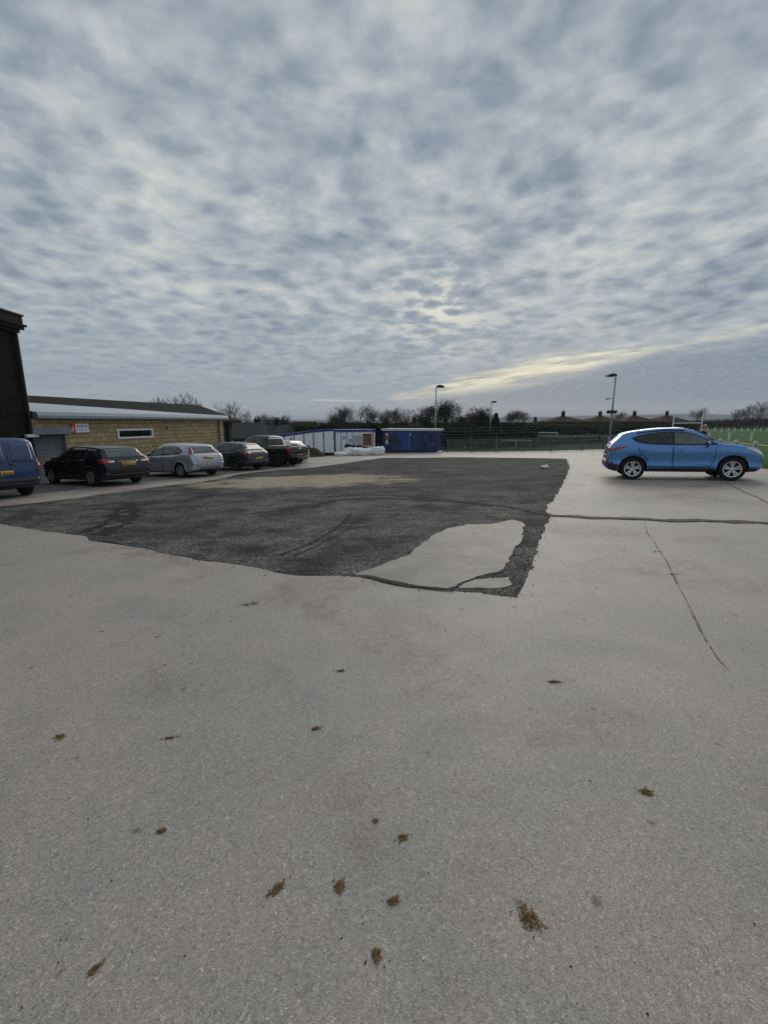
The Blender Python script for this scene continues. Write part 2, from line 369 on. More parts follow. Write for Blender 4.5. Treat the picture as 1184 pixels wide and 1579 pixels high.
# ================================================================== SETTING
MG = {k: ground_mat(k + '_ground', k) for k in ('pale', 'dark', 'tarmac', 'moss', 'grass')}
def grid_coords(lo, hi, fine_lo, fine_hi, step):
    xs = []; x = fine_lo
    while x <= fine_hi + 1e-6: xs.append(x); x += step
    s = step; x = fine_hi
    while x < hi: s *= 1.35; x = min(hi, x + s); xs.append(x)
    s = step; x = fine_lo; l = []
    while x > lo: s *= 1.35; x = max(lo, x - s); l.append(x)
    return l[::-1] + xs
def hill_h(x, y):
    """far ground: dips beyond the yard, rises to moorland a few kilometres off"""
    r = math.hypot(x, y)
    return 0.0
gx = grid_coords(-7000, 7000, -30, 60, 2.0); gy = grid_coords(-400, 7000, -6, 130, 2.0)
mb = MB(); vs = [(x, y, zg(x, y) - .012) for y in gy for x in gx]; nx = len(gx)
mb.add(vs, [(j * nx + i, j * nx + i + 1, (j + 1) * nx + i + 1, (j + 1) * nx + i) for j in range(len(gy) - 1) for i in range(nx - 1)])
tag(mb.build('ground', MG['grass'], smooth=True, fix=False), kind='structure')
MG['inset'] = ground_mat('inset_ground', 'inset')
rn = random.Random(5)
def rough_poly(pts, amp=.06, step=.25, seed=1, closed=True):
    out = []; n = len(pts); rnd = random.Random(seed)
    for i in range(n if closed else n - 1):
        a = Vector(pts[i]).to_2d(); b = Vector(pts[(i + 1) % n]).to_2d(); L = (b - a).length; k = max(1, int(L / step))
        nrm = Vector((-(b - a).y, (b - a).x)) / max(L, 1e-6)
        for j in range(k):
            p = a.lerp(b, j / k)
            o = amp * (noise.noise(Vector((p.x * 2.3, p.y * 2.3, seed))) + .6 * noise.noise(Vector((p.x * 9, p.y * 9, seed + 7))))
            if j == 0: o *= .3
            out.append(p + nrm * o)
    if not closed: out.append(Vector(pts[-1]).to_2d())
    return out
def sheet(name, poly, material, lift, kind='structure', cell=1.5, label=None, cat=None):
    bm = bmesh.new(); vs = [bm.verts.new((p[0], p[1], 0)) for p in poly]
    f = bm.faces.new(vs)
    bmesh.ops.triangulate(bm, faces=[f])
    xs = [p[0] for p in poly]; ys = [p[1] for p in poly]
    for ax_, lo, hi in ((0, min(xs), max(xs)), (1, min(ys), max(ys))):
        x = math.floor(lo / cell) * cell + cell
        while x < hi:
            co = (x, 0, 0) if ax_ == 0 else (0, x, 0); no = (1, 0, 0) if ax_ == 0 else (0, 1, 0)
            bmesh.ops.bisect_plane(bm, geom=bm.verts[:] + bm.edges[:] + bm.faces[:], plane_co=co, plane_no=no); x += cell
    for v_ in bm.verts: v_.co.z = zg(v_.co.x, v_.co.y) + lift
    for f in bm.faces:
        f.normal_update()
        if f.normal.z < 0: f.normal_flip()
        f.smooth = True
    me = bpy.data.meshes.new(name); bm.to_mesh(me); bm.free(); me.materials.append(material)
    o = bpy.data.objects.new(name, me); COL.objects.link(o)
    return tag(o, label, cat, None, kind)
# the pale yard: everything this side of the court fence; grass starts beyond the blue car
fence_px = [(690, 697), (765, 697), (850, 695.5), (945, 692.5)]
fence_pts = [G(*p) for p in fence_px]
fe = fence_pts[-1]; fdir = (fence_pts[-1] - fence_pts[-2]).normalized()
yard = [(-34, -8), (30, -8), (30, 2), (19.5, 9.0), (14.6, 12.2), (14.1, 15.0), (15.6, 20.5), (18.5, 30), (20.6, 37.1), (fe.x, fe.y + .5),
        (fence_pts[2].x, fence_pts[2].y + .5), (fence_pts[1].x, fence_pts[1].y + .5), (fence_pts[0].x, fence_pts[0].y + .6), (6, 47), (-5, 48), (-14, 44), (-34, 40)]
sheet('yard_surface', rough_poly(yard, .05, .5, 3), MG['pale'], 0.0)
dark_px = [(-90, 800), (0, 808), (50, 816), (100, 823), (135, 828), (142, 834), (180, 836), (200, 842), (250, 853), (300, 863), (350, 868), (395, 875), (425, 883), (432, 880), (445, 885), (500, 888), (540, 888),
           (575, 893), (610, 903), (650, 907), (690, 911), (740, 914), (760, 918), (796, 921), (806, 903), (815, 880), (830, 840), (838, 810), (850, 797), (841, 787), (856, 765), (866, 750), (871, 738), (878, 722), (874, 708),
           (866, 707), (800, 706), (700, 705), (640, 706), (590, 706), (560, 710), (520, 716), (480, 721), (440, 724), (405, 727), (370, 731), (330, 740), (300, 744), (240, 751), (200, 757), (150, 763), (120, 768), (60, 775), (0, 781), (-90, 793)]
sheet('dark_tarmac_patch', rough_poly([G(*p) for p in dark_px], .075, .14, 11), MG['dark'], .004)
lite_px = [(545, 887), (570, 878), (600, 866), (632, 855), (648, 838), (668, 826), (690, 815), (720, 809), (760, 808), (790, 802), (804, 806), (806, 818), (803, 835), (790, 852), (778, 870), (768, 883), (735, 890), (715, 897), (688, 908), (640, 903), (600, 896), (575, 889)]
sheet('concrete_patch', rough_poly([G(*p) for p in lite_px], .06, .10, 21), MG['inset'], .008)
sheet('concrete_fragment', rough_poly([G(*p) for p in [(706, 908), (725, 898), (745, 894), (785, 891), (789, 903), (765, 908), (740, 907)]], .05, .08, 22), MG['inset'], .008)
tar_px = [(-60, 772), (0, 767), (60, 761), (120, 755), (170, 748), (215, 743), (250, 740), (330, 734), (380, 727), (420, 722), (455, 716), (475, 712), (470, 706), (400, 704), (330, 705), (60, 735), (-60, 745)]
sheet('parking_tarmac', rough_poly([G(*p) for p in tar_px], .10, .3, 31), MG['tarmac'], .004)
def strip(name, pxs, width, material, lift, seed, jit=.35):
    pts = rough_poly([G(*p) for p in pxs], width * .5, .12, seed, closed=False); L, Rr = [], []
    for i, p in enumerate(pts):
        a = pts[max(0, i - 1)]; b = pts[min(len(pts) - 1, i + 1)]; d = (b - a).normalized(); n = Vector((-d.y, d.x))
        w_ = width * .5 * (1 + jit * 2 * noise.noise(Vector((p.x * 4, p.y * 4, seed))))
        L.append(p + n * w_); Rr.append(p - n * w_)
    mb = MB(); k = len(pts)
    mb.add([(p.x, p.y, zg(p.x, p.y) + lift) for p in L + Rr], [(i, i + 1, k + i + 1, k + i) for i in range(k - 1)])
    return tag(mb.build(name, material, fix=False), kind='structure')
strip('earth_joint', [(846, 795), (900, 798), (960, 800), (1040, 803), (1110, 804), (1200, 808)], .20, MG['moss'], .012, 41)
strip('asphalt_joint', [(480, 783), (505, 774), (535, 770), (570, 769), (620, 769), (680, 772), (740, 776), (790, 783), (825, 790), (848, 795)], .16, mat('joint_tar', (.012, .012, .013), .8), .012, 42)
crk = mat('crack_dirt', (.27, .215, .175), .95, var=.45, vscale=12)
for i, (a, wd_) in enumerate([([(994, 806), (998, 822), (1010, 838), (1017, 851)], .008), ([(1019, 852), (1028, 866), (1037, 885), (1044, 900)], .014), ([(1044, 900), (1056, 922), (1068, 948)], .006), ([(1068, 948), (1078, 968), (1090, 990)], .012), ([(1094, 996), (1108, 1018), (1124, 1034)], .005)]):
    strip('surface_crack', a, wd_, crk, .004, 50 + i, .9)
strip('surface_crack', [(1118, 744), (1140, 755), (1160, 764), (1190, 778)], .05, mat('tar_seam', (.19, .18, .165), .8), .004, 60)
tyre = mat('tyre_scuff', (.026, .026, .027), .9, var=.3, vscale=9)
for i, (a, wd_) in enumerate([([(150, 826), (185, 812), (203, 798), (206, 786), (196, 776)], .26), ([(128, 822), (160, 809), (178, 797), (182, 786)], .16), ([(432, 857), (470, 842), (505, 824), (530, 806), (541, 792)], .045), ([(452, 858), (490, 842), (526, 822), (552, 803)], .025),
                              ([(505, 766), (560, 763), (620, 765), (690, 771), (760, 782)], .16)]):
    strip('tyre_scuff', a, wd_, tyre, .0085, 70 + i, .9)
strip('patch_edge_crack', [(560, 890), (590, 897), (625, 905), (660, 908), (700, 912)], .03, mat('edge_dirt', (.055, .046, .034), .95), .012, 61, .8)
# far hills
hm = mat('hill_pasture', (.050, .065, .030), .95, var=.4, vscale=.004)
def hill(name, y0, depth, xs, seed):
    mb = MB(); rows = 14; vs = []; n = len(xs) ; N = 80
    x0, x1 = xs[0][0], xs[-1][0]
    def H(x):
        for (a, ha), (b, hb) in zip(xs, xs[1:]):
            if a <= x <= b: return ha + (hb - ha) * sm((x - a) / (b - a))
        return xs[-1][1]
    for j in range(rows + 1):
        t = j / rows
        for i in range(N + 1):
            x = x0 + (x1 - x0) * i / N
            h = H(x) * math.sin(math.pi * min(t * 1.0, 1)) ** .8 if t < 1 else 0
            h *= 1 + .22 * noise.noise(Vector((x * .0022, t * 2, seed))) + .06 * noise.noise(Vector((x * .02, t * 5, seed)))
            vs.append((x * (1 + .12 * t), y0 + depth * t, -8 + h))
    mb.add(vs, [(j * (N + 1) + i, j * (N + 1) + i + 1, (j + 1) * (N + 1) + i + 1, (j + 1) * (N + 1) + i) for j in range(rows) for i in range(N)])
    return tag(mb.build(name, hm, smooth=True, fix=False), kind='structure')
hill('hills', 2600, 1600, [(-2600, 20), (-1200, 24), (-500, 24), (0, 20), (500, 34), (900, 44), (1500, 52), (2000, 66), (2700, 64), (3600, 50)], 1)
# ================================================================== BUILDINGS
def frame(name, o, dirx, label, cat, group=None):
    rz = math.atan2(dirx[1], dirx[0]); return empty(name, o, rz, label, cat, group), Matrix.Translation(o) @ Matrix.Rotation(rz, 4, 'Z')
def wallmesh(L0, L1, z0, z1, y0, y1, openings):
    """wall along x with rectangular openings (x0,x1,z0,z1)"""
    mb = MB(); xs = sorted({L0, L1, *[o[0] for o in openings], *[o[1] for o in openings]}); zs = sorted({z0, z1, *[o[2] for o in openings], *[o[3] for o in openings]})
    for a, b in zip(xs, xs[1:]):
        for c, d in zip(zs, zs[1:]):
            if any(o[0] <= a + 1e-6 and b <= o[1] + 1e-6 and o[2] <= c + 1e-6 and d <= o[3] + 1e-6 for o in openings): continue
            mb.box(a, b, y0, y1, c, d)
    bm = bmesh.new(); me = bpy.data.meshes.new('t'); me.from_pydata(mb.v, [], mb.f); bm.from_mesh(me)
    bmesh.ops.remove_doubles(bm, verts=bm.verts, dist=1e-4)
    # drop the faces two neighbouring pieces share
    seen = {}
    for f in bm.faces: seen.setdefault(frozenset(v_.index for v_ in f.verts), []).append(f)
    bmesh.ops.delete(bm, geom=[f for fs in seen.values() if len(fs) > 1 for f in fs], context='FACES_ONLY')
    out = MB(); bm.verts.index_update(); out.add([v_.co[:] for v_ in bm.verts], [[v_.index for v_ in f.verts] for f in bm.faces]); bm.free()
    return out
CORNER = G(61.5, 742)
dk_stone = block_mat('sooty_stone', (.014, .012, .010), (.005, .0048, .004), (.003, .003, .003), .42, .17, .012, bump=1.0)
# --- tall soot-dark stone building at the left edge
dk, dkM = frame('stone_mill', (CORNER.x, CORNER.y, CORNER.z - .1), (.054, -1), 'tall soot blackened stone building at the left edge behind the blue van', 'building')
def on_plane(u, v, o, dirx):      # (distance along the wall, height) where a photo ray meets a vertical wall
    d = ray(u, v); n = Vector((-dirx[1], dirx[0], 0)); c = Vector((0, 0, CAM_H)); oo = Vector(o)
    t = (oo - c).dot(n) / d.dot(n); p = c + d * t
    dn = Vector((dirx[0], dirx[1], 0)).normalized()
    return (p - oo).dot(dn), p.z - oo.z
DKO = (CORNER.x, CORNER.y, CORNER.z - .1)
hh = on_plane(22, 512, DKO, (.054, -1))[1]
wallmesh(0, 13, -.4, hh, -9, 0, []).build('wall', dk_stone, dk)
m_ = MB(); m_.box(-.08, 13.1, -9.1, .08, hh, hh + .14); m_.box(-.20, 13.2, -9.2, .20, hh + .14, hh + .26); m_.box(-.26, 13.3, -9.3, .28, hh + .26, hh + .34)
m_.build('cornice', mat('cornice_stone', (.018, .017, .015), .9), dk)
m_ = MB(); m_.box(-.16, 13.2, -9.2, .20, hh + .34, hh + .66); m_.build('parapet', mat('parapet_stone', (.030, .025, .019), .9, var=.3), dk)
m_ = MB(); m_.box(-.2, 13.25, -9.25, .26, hh + .66, hh + .72); m_.build('coping', mat('coping_stone', (.10, .09, .07), .9, var=.3), dk)
a_, z_ = on_plane(40, 672, DKO, (.054, -1))
b_, _ = on_plane(47, 672, DKO, (.054, -1))
m_ = MB(); m_.box(min(a_, b_) - .35, max(a_, b_) + .1, .02, .12, z_ - .06, z_ + .06)
m_.build('wall_light', mat('strip_light_cover', (.55, .57, .50), .4), dk)
m_ = MB(); m_.path([(.12, .07, -.2), (.12, .07, hh)], .05, 8); m_.build('drainpipe', mat('old_pipe', (.02, .02, .022), .6), dk)
# --- low blockwork building with metal roof
SD = Vector((.226, .974)).normalized()
SO = (CORNER.x - .03, CORNER.y + .25, CORNER.z - .25)
st, _m = frame('blockwork_building', SO, SD, 'low yellow blockwork clubhouse wing with pale metal roof and roller shutter', 'building')
P_ = lambda u, v: on_plane(u, v, SO, SD)
EZ = P_(200, 646.5)[1]
LEN = P_(346, 680)[0]
sh0 = P_(50, 690)[0]; sh1 = P_(104, 690)[0]; shz = P_(100, 659.5)[1]; shb = P_(100, 668)[1]
w0, wz1 = P_(180.5, 661.5); w1, wz0 = P_(236.5, 674.2)
stone = block_mat('yellow_block', (.50, .40, .22), (.37, .29, .155), (.20, .16, .095), .44, .225, .014, bump=.8)
wallmesh(sh0 - .05, LEN, -.6, EZ, 0, .3, [(sh0, sh1, -.6, shb), (w0, w1, wz0, wz1)]).build('wall', stone, st)
m_ = MB(); m_.box(LEN - .3, LEN, .3, 6, -.6, EZ); m_.box(.04, LEN - .3, 5.7, 6, -.6, EZ); m_.build('rear_wall', stone, st)
# shutter
m_ = MB(); z = -.15
k = 0
while z < shb:
    m_.add([(sh0, .12, z), (sh1, .12, z), (sh1, .085, z + .035), (sh0, .085, z + .035), (sh1, .12, z + .075), (sh0, .12, z + .075)], [(0, 1, 2, 3), (3, 2, 4, 5)]); z += .075
sh = m_.build('roller_shutter', mat('grey_shutter', (.20, .215, .235), .45, .3, var=.12, vscale=2), st)
m_ = MB(); m_.box(sh0 - .1, sh1 + .14, -.22, -.002, shb - .02, shz + .02); m_.build('shutter_box', mat('shutter_box_grey', (.17, .20, .23), .5, .2, var=.1), st)
m_ = MB(); m_.box(sh1 - .08, sh1 + .02, -.03, .10, -.15, shb - .021); m_.build('shutter_guide', mat('guide_grey', (.2, .21, .22), .5, .3), st)
m_ = MB(); m_.ico((sh1 + .22, -.1, shb + .09), .07, 2); m_.box(sh1 + .18, sh1 + .26, -.06, -.002, shb + .05, shb + .13)
m_.build('security_light', M['offwhite'], st, smooth=True)
# window
m_ = MB(); fw = .09
for b in ((w0, w1, wz0, wz0 + fw), (w0, w1, wz1 - fw, wz1), (w0, w0 + fw, wz0 + fw, wz1 - fw), (w1 - fw, w1, wz0 + fw, wz1 - fw)): m_.box(b[0] - .02 if b[0] == w0 and b[1] == w1 else b[0], b[1], -.03, .10, b[2], b[3])
wn = m_.build('window', mat('upvc', (.78, .79, .80), .4), st)
m_ = MB(); m_.box(w0 + fw, w1 - fw, .06, .075, wz0 + fw, wz1 - fw); m_.build('pane', mat('dark_pane', (.008, .010, .010), .06, 0, .6), wn)
vx, vz = P_(257, 659.5); m_ = MB(); m_.lathe([(.001, -.05), (.07, -.05), (.09, -.03), (.09, -.002)], 16, 'y', (vx, 0, vz)); m_.build('vent', M['black'], st, smooth=False)
dx_, _ = P_(338, 680); m_ = MB(); m_.path([(dx_, -.07, -.2), (dx_, -.07, EZ + .02)], .055, 8); m_.build('downpipe', mat('grey_pipe', (.10, .12, .14), .4), st)
# fascia gutter
gz1 = P_(200, 638)[1]
m_ = MB(); m_.prism([(-.30, EZ + .02), (-.30, EZ + .14), (-.24, gz1), (.02, gz1), (.02, EZ + .02)], -.05, LEN + .28, 'x')
m_.build('gutter', mat('gutter_grey', (.26, .30, .34), .4, .2, var=.08), st)
# the older hall's roof plane; new pale sheeting is laid over its lower left part up to a slanting line
RO = Matrix.Translation(SO) @ Matrix.Rotation(math.atan2(SD.y, SD.x), 4, 'Z')
def loc_of(p): return RO.inverted() @ Vector(p)
def hit_y(u, v, y):               # photo ray against the local plane y = const
    o_ = loc_of((0, 0, CAM_H)); d_ = RO.inverted().to_3x3() @ ray(u, v); t = (y - o_.y) / d_.y; return o_ + d_ * t
er = hit_y(372.5, 648.5, .30); rr = hit_y(306, 624.5, 6.3)
slope = (rr.z - er.z) / (rr.y - er.y)
def hit_roof(u, v):
    o_ = loc_of((0, 0, CAM_H)); d_ = RO.inverted().to_3x3() @ ray(u, v)
    t = (er.z + slope * (o_.y - er.y) - o_.z) / (d_.z - slope * d_.y); return o_ + d_ * t
ul = hit_roof(52, 619.8); ur = hit_roof(343, 640.2)
def rz_(y): return er.z + slope * (y - er.y)
m_ = MB(); lift = .05
pts_ = [(-.05, -.20, gz1 + .005), (LEN + .26, -.20, gz1 + .005), (LEN + .26, .05, gz1 + .03), (LEN + .26, max(ur.y, .5), max(rz_(max(ur.y, .5)) + lift, gz1 + .035)), (-.05, ul.y, rz_(ul.y) + lift), (-.05, .05, gz1 + .03)]
n_ = len(pts_)
m_.add(pts_ + [(x, y, z - .03) for x, y, z in pts_], [(0, 1, 2, 5), (5, 2, 3, 4)] + [(i, n_ + i, n_ + (i + 1) % n_, (i + 1) % n_) for i in range(n_)])
t_ = mat('pale_metal_roof', (.50, .54, .60), .38, .35, var=.08, vscale=1.5)
m_.build('roof', t_, st)
print('ROOF', er, rr, ul, ur, EZ, gz1, LEN)
# sign board on the wall
s0, sz1 = P_(106.5, 652.5); s1, sz0 = P_(136.5, 667)
sg = empty('sign_board', Matrix.Translation(SO) @ Matrix.Rotation(math.atan2(SD.y, SD.x), 4, 'Z') @ Vector((s0, 0, sz0)), math.atan2(SD.y, SD.x), 'small red and white sign board beside the roller shutter on the block wall', 'sign')
sw, sh_ = s1 - s0, sz1 - sz0
m_ = MB(); m_.box(sw * .26, sw, -.05, -.004, 0.02, sh_ - .02); m_.build('white_panel', M['white'], sg)
m_ = MB(); m_.box(0, sw * .26 - .002, -.055, -.004, 0, sh_); m_.build('red_panel', mat('sign_red', (.55, .012, .015), .4), sg)
m_ = MB(); m_.prism([(sw * .09, sh_ * .5), (sw * .13, sh_ * .72), (sw * .17, sh_ * .5), (sw * .15, sh_ * .28), (sw * .11, sh_ * .28)], -.060, -.056, 'y'); m_.build('emblem', M['white'], sg)
m_ = MB(); m_.box(sw * .50, sw * .72, -.054, -.051, sh_ * .64, sh_ * .76); m_.build('red_lettering', mat('letter_red', (.5, .03, .03), .5), sg)
m_ = MB(); lgm = mat('logo_dark', (.05, .07, .12), .5); m_.box(sw * .38, sw * .44, -.054, -.051, sh_ * .58, sh_ * .80); m_.build('logo', lgm, sg); m_ = MB(); m_.ico((sw * .83, -.052, sh_ * .68), .055, 1, sc=(1, .1, 1)); m_.build('logo', lgm, sg)
m_ = MB()
for k, (a, b) in enumerate(((.36, .52), (.54, .70), (.72, .9))): m_.box(sw * a, sw * b, -.054, -.051, sh_ * .36, sh_ * .41)
m_.box(sw * .42, sw * .84, -.054, -.051, sh_ * .22, sh_ * .26); m_.build('small_print', mat('grey_print', (.35, .38, .42), .5), sg)
# --- older hall behind with a mossy hipped roof
hall = empty('old_hall', SO, math.atan2(SD.y, SD.x), 'older dark hall with mossy brown hipped roof rising behind the blockwork wing', 'building')
ez_ = er.z; ex = er.x; eyf = er.y; eyb = 2 * rr.y - eyf
def shingle(name, c1, c2, rw=.3, rh=.25):
    m = mat(name, c1, .9); t = NT(m.node_tree); b = t.n['Principled BSDF']; oc = t.add('ShaderNodeTexCoord').outputs['Object']; x, y, z = t.sep(oc)
    br = t.add('ShaderNodeTexBrick'); t.set(br.inputs['Vector'], t.xyz(x, t.m('ADD', y, z))); br.inputs['Scale'].default_value = 1
    br.inputs['Brick Width'].default_value = rw; br.inputs['Row Height'].default_value = rh; br.inputs['Mortar Size'].default_value = .012
    t.set(br.inputs['Color1'], tuple(c1)); t.set(br.inputs['Color2'], tuple(q * .7 for q in c1)); t.set(br.inputs['Mortar'], tuple(q * .4 for q in c1))
    t.set(b.inputs['Base Color'], t.mix(t.mr(t.noise(oc, 1.1, 6, .65), .42, .62, 0, .8), br.outputs['Color'], tuple(c2)))
    bn = t.add('ShaderNodeBump'); bn.inputs['Strength'].default_value = .6; bn.inputs['Distance'].default_value = .03
    t.set(bn.inputs['Height'], t.m('SUBTRACT', t.noise(oc, 9, 5, .6), br.outputs['Fac'])); t.l.new(bn.outputs[0], b.inputs['Normal']); return m
M['mossroof'] = shingle('mossy_tiles', (.022, .020, .025), (.032, .034, .015))
M['slateroof'] = shingle('slate_tiles', (.075, .080, .088), (.050, .055, .045))
M['tileroof'] = shingle('brown_tiles', (.085, .050, .038), (.05, .045, .03))
def hip(mb, x0, x1, y0, y1, z, rx0, rx1, ry, rz, th=.14):
    vs = [(x0, y0, z), (x1, y0, z), (x1, y1, z), (x0, y1, z), (rx0, ry, rz), (rx1, ry, rz)]
    mb.add(vs, [(0, 1, 5, 4), (1, 2, 5), (2, 3, 4, 5), (3, 0, 4)])
    mb.box(x0, x1, y0, y1, z - th, z)
    return mb
m_ = MB(); hip(m_, .02, ex, eyf, eyb, ez_, .03, rr.x, rr.y, rr.z); m_.build('roof', M['mossroof'], hall)
hw = ex - .75
bw_ = block_mat('dark_brick', (.060, .050, .032), (.040, .036, .026), (.03, .028, .022), .25, .08, .008)
m_ = MB(); m_.box(LEN + .02, hw, eyf + .5, eyb - .8, -.9, ez_ - .141); m_.build('wall', bw_, hall)
m_ = MB(); m_.box(hw - .55, hw - .40, eyf + .35, eyf + .49, -.9, ez_ - .141); m_.build('corner_post', mat('dark_post', (.02, .022, .02), .7), hall)
# ================================================================== CARS
def interp(pts, x):
    """monotone cubic-ish interpolation through (x, value) points"""
    if x <= pts[0][0]: return pts[0][1]
    if x >= pts[-1][0]: return pts[-1][1]
    for i in range(len(pts) - 1):
        if pts[i][0] <= x <= pts[i + 1][0]:
            (x0, y0), (x1, y1) = pts[i], pts[i + 1]; h = x1 - x0; d = (y1 - y0) / h
            def slope(k):
                if k == 0 or k == len(pts) - 1: return None
                a = (pts[k][1] - pts[k - 1][1]) / (pts[k][0] - pts[k - 1][0]); b = (pts[k + 1][1] - pts[k][1]) / (pts[k + 1][0] - pts[k][0])
                return 0 if a * b <= 0 else 2 * a * b / (a + b)
            m0 = slope(i); m1 = slope(i + 1); m0 = d if m0 is None else m0; m1 = d if m1 is None else m1
            t = (x - x0) / h; t2 = t * t; t3 = t2 * t
            return (2 * t3 - 3 * t2 + 1) * y0 + (t3 - 2 * t2 + t) * h * m0 + (-2 * t3 + 3 * t2) * y1 + (t3 - t2) * h * m1
def body_shell(S):
    L = S['L']; W2 = S['W'] / 2; xs = set()
    x = 0
    while x <= L: xs.add(round(x, 3)); x += .07
    xs |= {round(p[0], 3) for k in ('top', 'bot', 'plan') for p in S[k]}; xs |= {.015, .03, L - .015, L - .03, L}
    xs = sorted(a for a in xs if 0 <= a <= L); rows = []
    out = [xs[0]]
    for a in xs[1:]:
        if a - out[-1] > .008: out.append(a)
    xs = out
    for x in xs:
        zt = interp(S['top'], x); zb = interp(S['bot'], x); w_ = interp(S['plan'], x) * W2; belt = interp(S['belt'], x)
        zs = min(belt, zt - .05); k = sm((zt - belt - .02) / .28); wr = (1 - k) * .86 * w_ + k * S['roofw'] * W2 * min(1, interp(S['plan'], x) + .02)
        ztu = zt - zs
        sec = [(0, zb), (.80 * w_, zb), (.93 * w_, zb + .04), (.985 * w_, zb + .13 * (zs - zb) + .02), (.992 * w_, zb + .26 * (zs - zb)), (.968 * w_, zb + .36 * (zs - zb)), (.972 * w_, zb + .52 * (zs - zb)), (.994 * w_, zb + .70 * (zs - zb)), (.998 * w_, zb + .80 * (zs - zb)), (.985 * w_, zb + .90 * (zs - zb)), (.952 * w_, zs)]
        y7 = .925 * w_ * k + (1 - k) * .945 * w_
        sec += [(y7, zs + .08 * ztu * (1 if k > .5 else 3)), (y7 + (wr - y7) * .5, zs + ztu * .48), (wr, zs + ztu * .86), (wr * .90, zs + ztu * .945), (wr * .55, zs + ztu * .985), (0, zt)]
        rows.append([(x, y, z) for y, z in sec])
    n = len(rows[0]); bm = bmesh.new(); R_, Lf = [], []
    for sec in rows:
        a = [bm.verts.new(p) for p in sec]; b = [a[0]] + [bm.verts.new((p[0], -p[1], p[2])) for p in sec[1:-1]] + [a[-1]]
        R_.append(a); Lf.append(b)
    for i in range(len(rows) - 1):
        for j in range(n - 1):
            bm.faces.new((R_[i][j], R_[i][j + 1], R_[i + 1][j + 1], R_[i + 1][j])); bm.faces.new((Lf[i][j], Lf[i + 1][j], Lf[i + 1][j + 1], Lf[i][j + 1]))
    for i in (0, -1): bm.faces.new(R_[i] + Lf[i][1:-1][::-1])
    bmesh.ops.recalc_face_normals(bm, faces=bm.faces)
    return bm
def patch(bm_out, bvh, poly, view, off=.006, grid=.05, skirt=.012, arches=(), maxx=9.0):
    """cut-out lying on the body. view: 'r'/'l' side (x,z), 'b' rear (y,z), 'f' front (y,z), 't' top (x,y)"""
    bm = bmesh.new(); f = bm.faces.new([bm.verts.new((p[0], p[1], 0)) for p in poly])
    xs = [p[0] for p in poly]; ys = [p[1] for p in poly]
    for a, lo, hi in ((0, min(xs), max(xs)), (1, min(ys), max(ys))):
        k = max(1, int((hi - lo) / grid))
        for i in range(1, k):
            c = lo + (hi - lo) * i / k
            bmesh.ops.bisect_plane(bm, geom=bm.verts[:] + bm.edges[:] + bm.faces[:], plane_co=(c, 0, 0) if a == 0 else (0, c, 0), plane_no=(1, 0, 0) if a == 0 else (0, 1, 0))
    D = {'r': ((0, -3, 0), (0, 1, 0)), 'l': ((0, 3, 0), (0, -1, 0)), 'b': ((-2, 0, 0), (1, 0, 0)), 'f': ((8, 0, 0), (-1, 0, 0)), 't': ((0, 0, 4), (0, 0, -1))}[view]
    top = {}; dead = []
    for v_ in bm.verts:
        a, b = v_.co.x, v_.co.y
        o = Vector((a, D[0][1], b)) if view in 'rl' else (Vector((D[0][0], a, b)) if view in 'bf' else Vector((a, b, 4)))
        if any(view in 'rl' and math.hypot(a - c[0], b - c[1]) < c[2] for c in arches): top[v_] = None; continue
        h = bvh.ray_cast(o, Vector(D[1]))
        if h[0] is None or (view == 'b' and h[0].x > maxx): top[v_] = None; continue
        nn = h[1] if h[1].dot(Vector(D[1])) < 0 else -h[1]
        top[v_] = (h[0] + nn * off, h[0] + nn * (off - skirt))
    nv = {}
    def gv(v_, k):
        if (v_, k) not in nv: nv[(v_, k)] = bm_out.verts.new(top[v_][k])
        return nv[(v_, k)]
    keep = [f for f in bm.faces if all(top[v_] for v_ in f.verts)]
    ks = set(keep)
    for f in keep:
        try: nf = bm_out.faces.new([gv(v_, 0) for v_ in f.verts]); nf.smooth = True
        except ValueError: pass
    for e in bm.edges:
        if sum(1 for f in e.link_faces if f in ks) == 1:
            a, b = e.verts
            try: bm_out.faces.new((gv(a, 0), gv(b, 0), gv(b, 1), gv(a, 1)))
            except ValueError: pass
    bm.free()
def bm_obj(name, bm, mats, parent, smooth=None):
    bmesh.ops.recalc_face_normals(bm, faces=bm.faces)
    me = bpy.data.meshes.new(name); bm.to_mesh(me); bm.free()
    for m in (mats if isinstance(mats, (list, tuple)) else [mats]): me.materials.append(m)
    if smooth: me.shade_smooth()
    o = bpy.data.objects.new(name, me); COL.objects.link(o); o.parent = parent; return o
def line_poly(pts, w_):
    """thin strip along a polyline in 2d as quads"""
    qs = []
    for (a, b) in zip(pts, pts[1:]):
        a = Vector(a); b = Vector(b); d = (b - a).normalized(); n = Vector((-d.y, d.x)) * w_ / 2
        qs.append([tuple(a - n), tuple(b - n), tuple(b + n), tuple(a + n)])
    return qs
def arc(cx, cz, r, a0, a1, n=14): return [(cx + r * math.cos(R(a0 + (a1 - a0) * i / n)), cz + r * math.sin(R(a0 + (a1 - a0) * i / n))) for i in range(n + 1)]
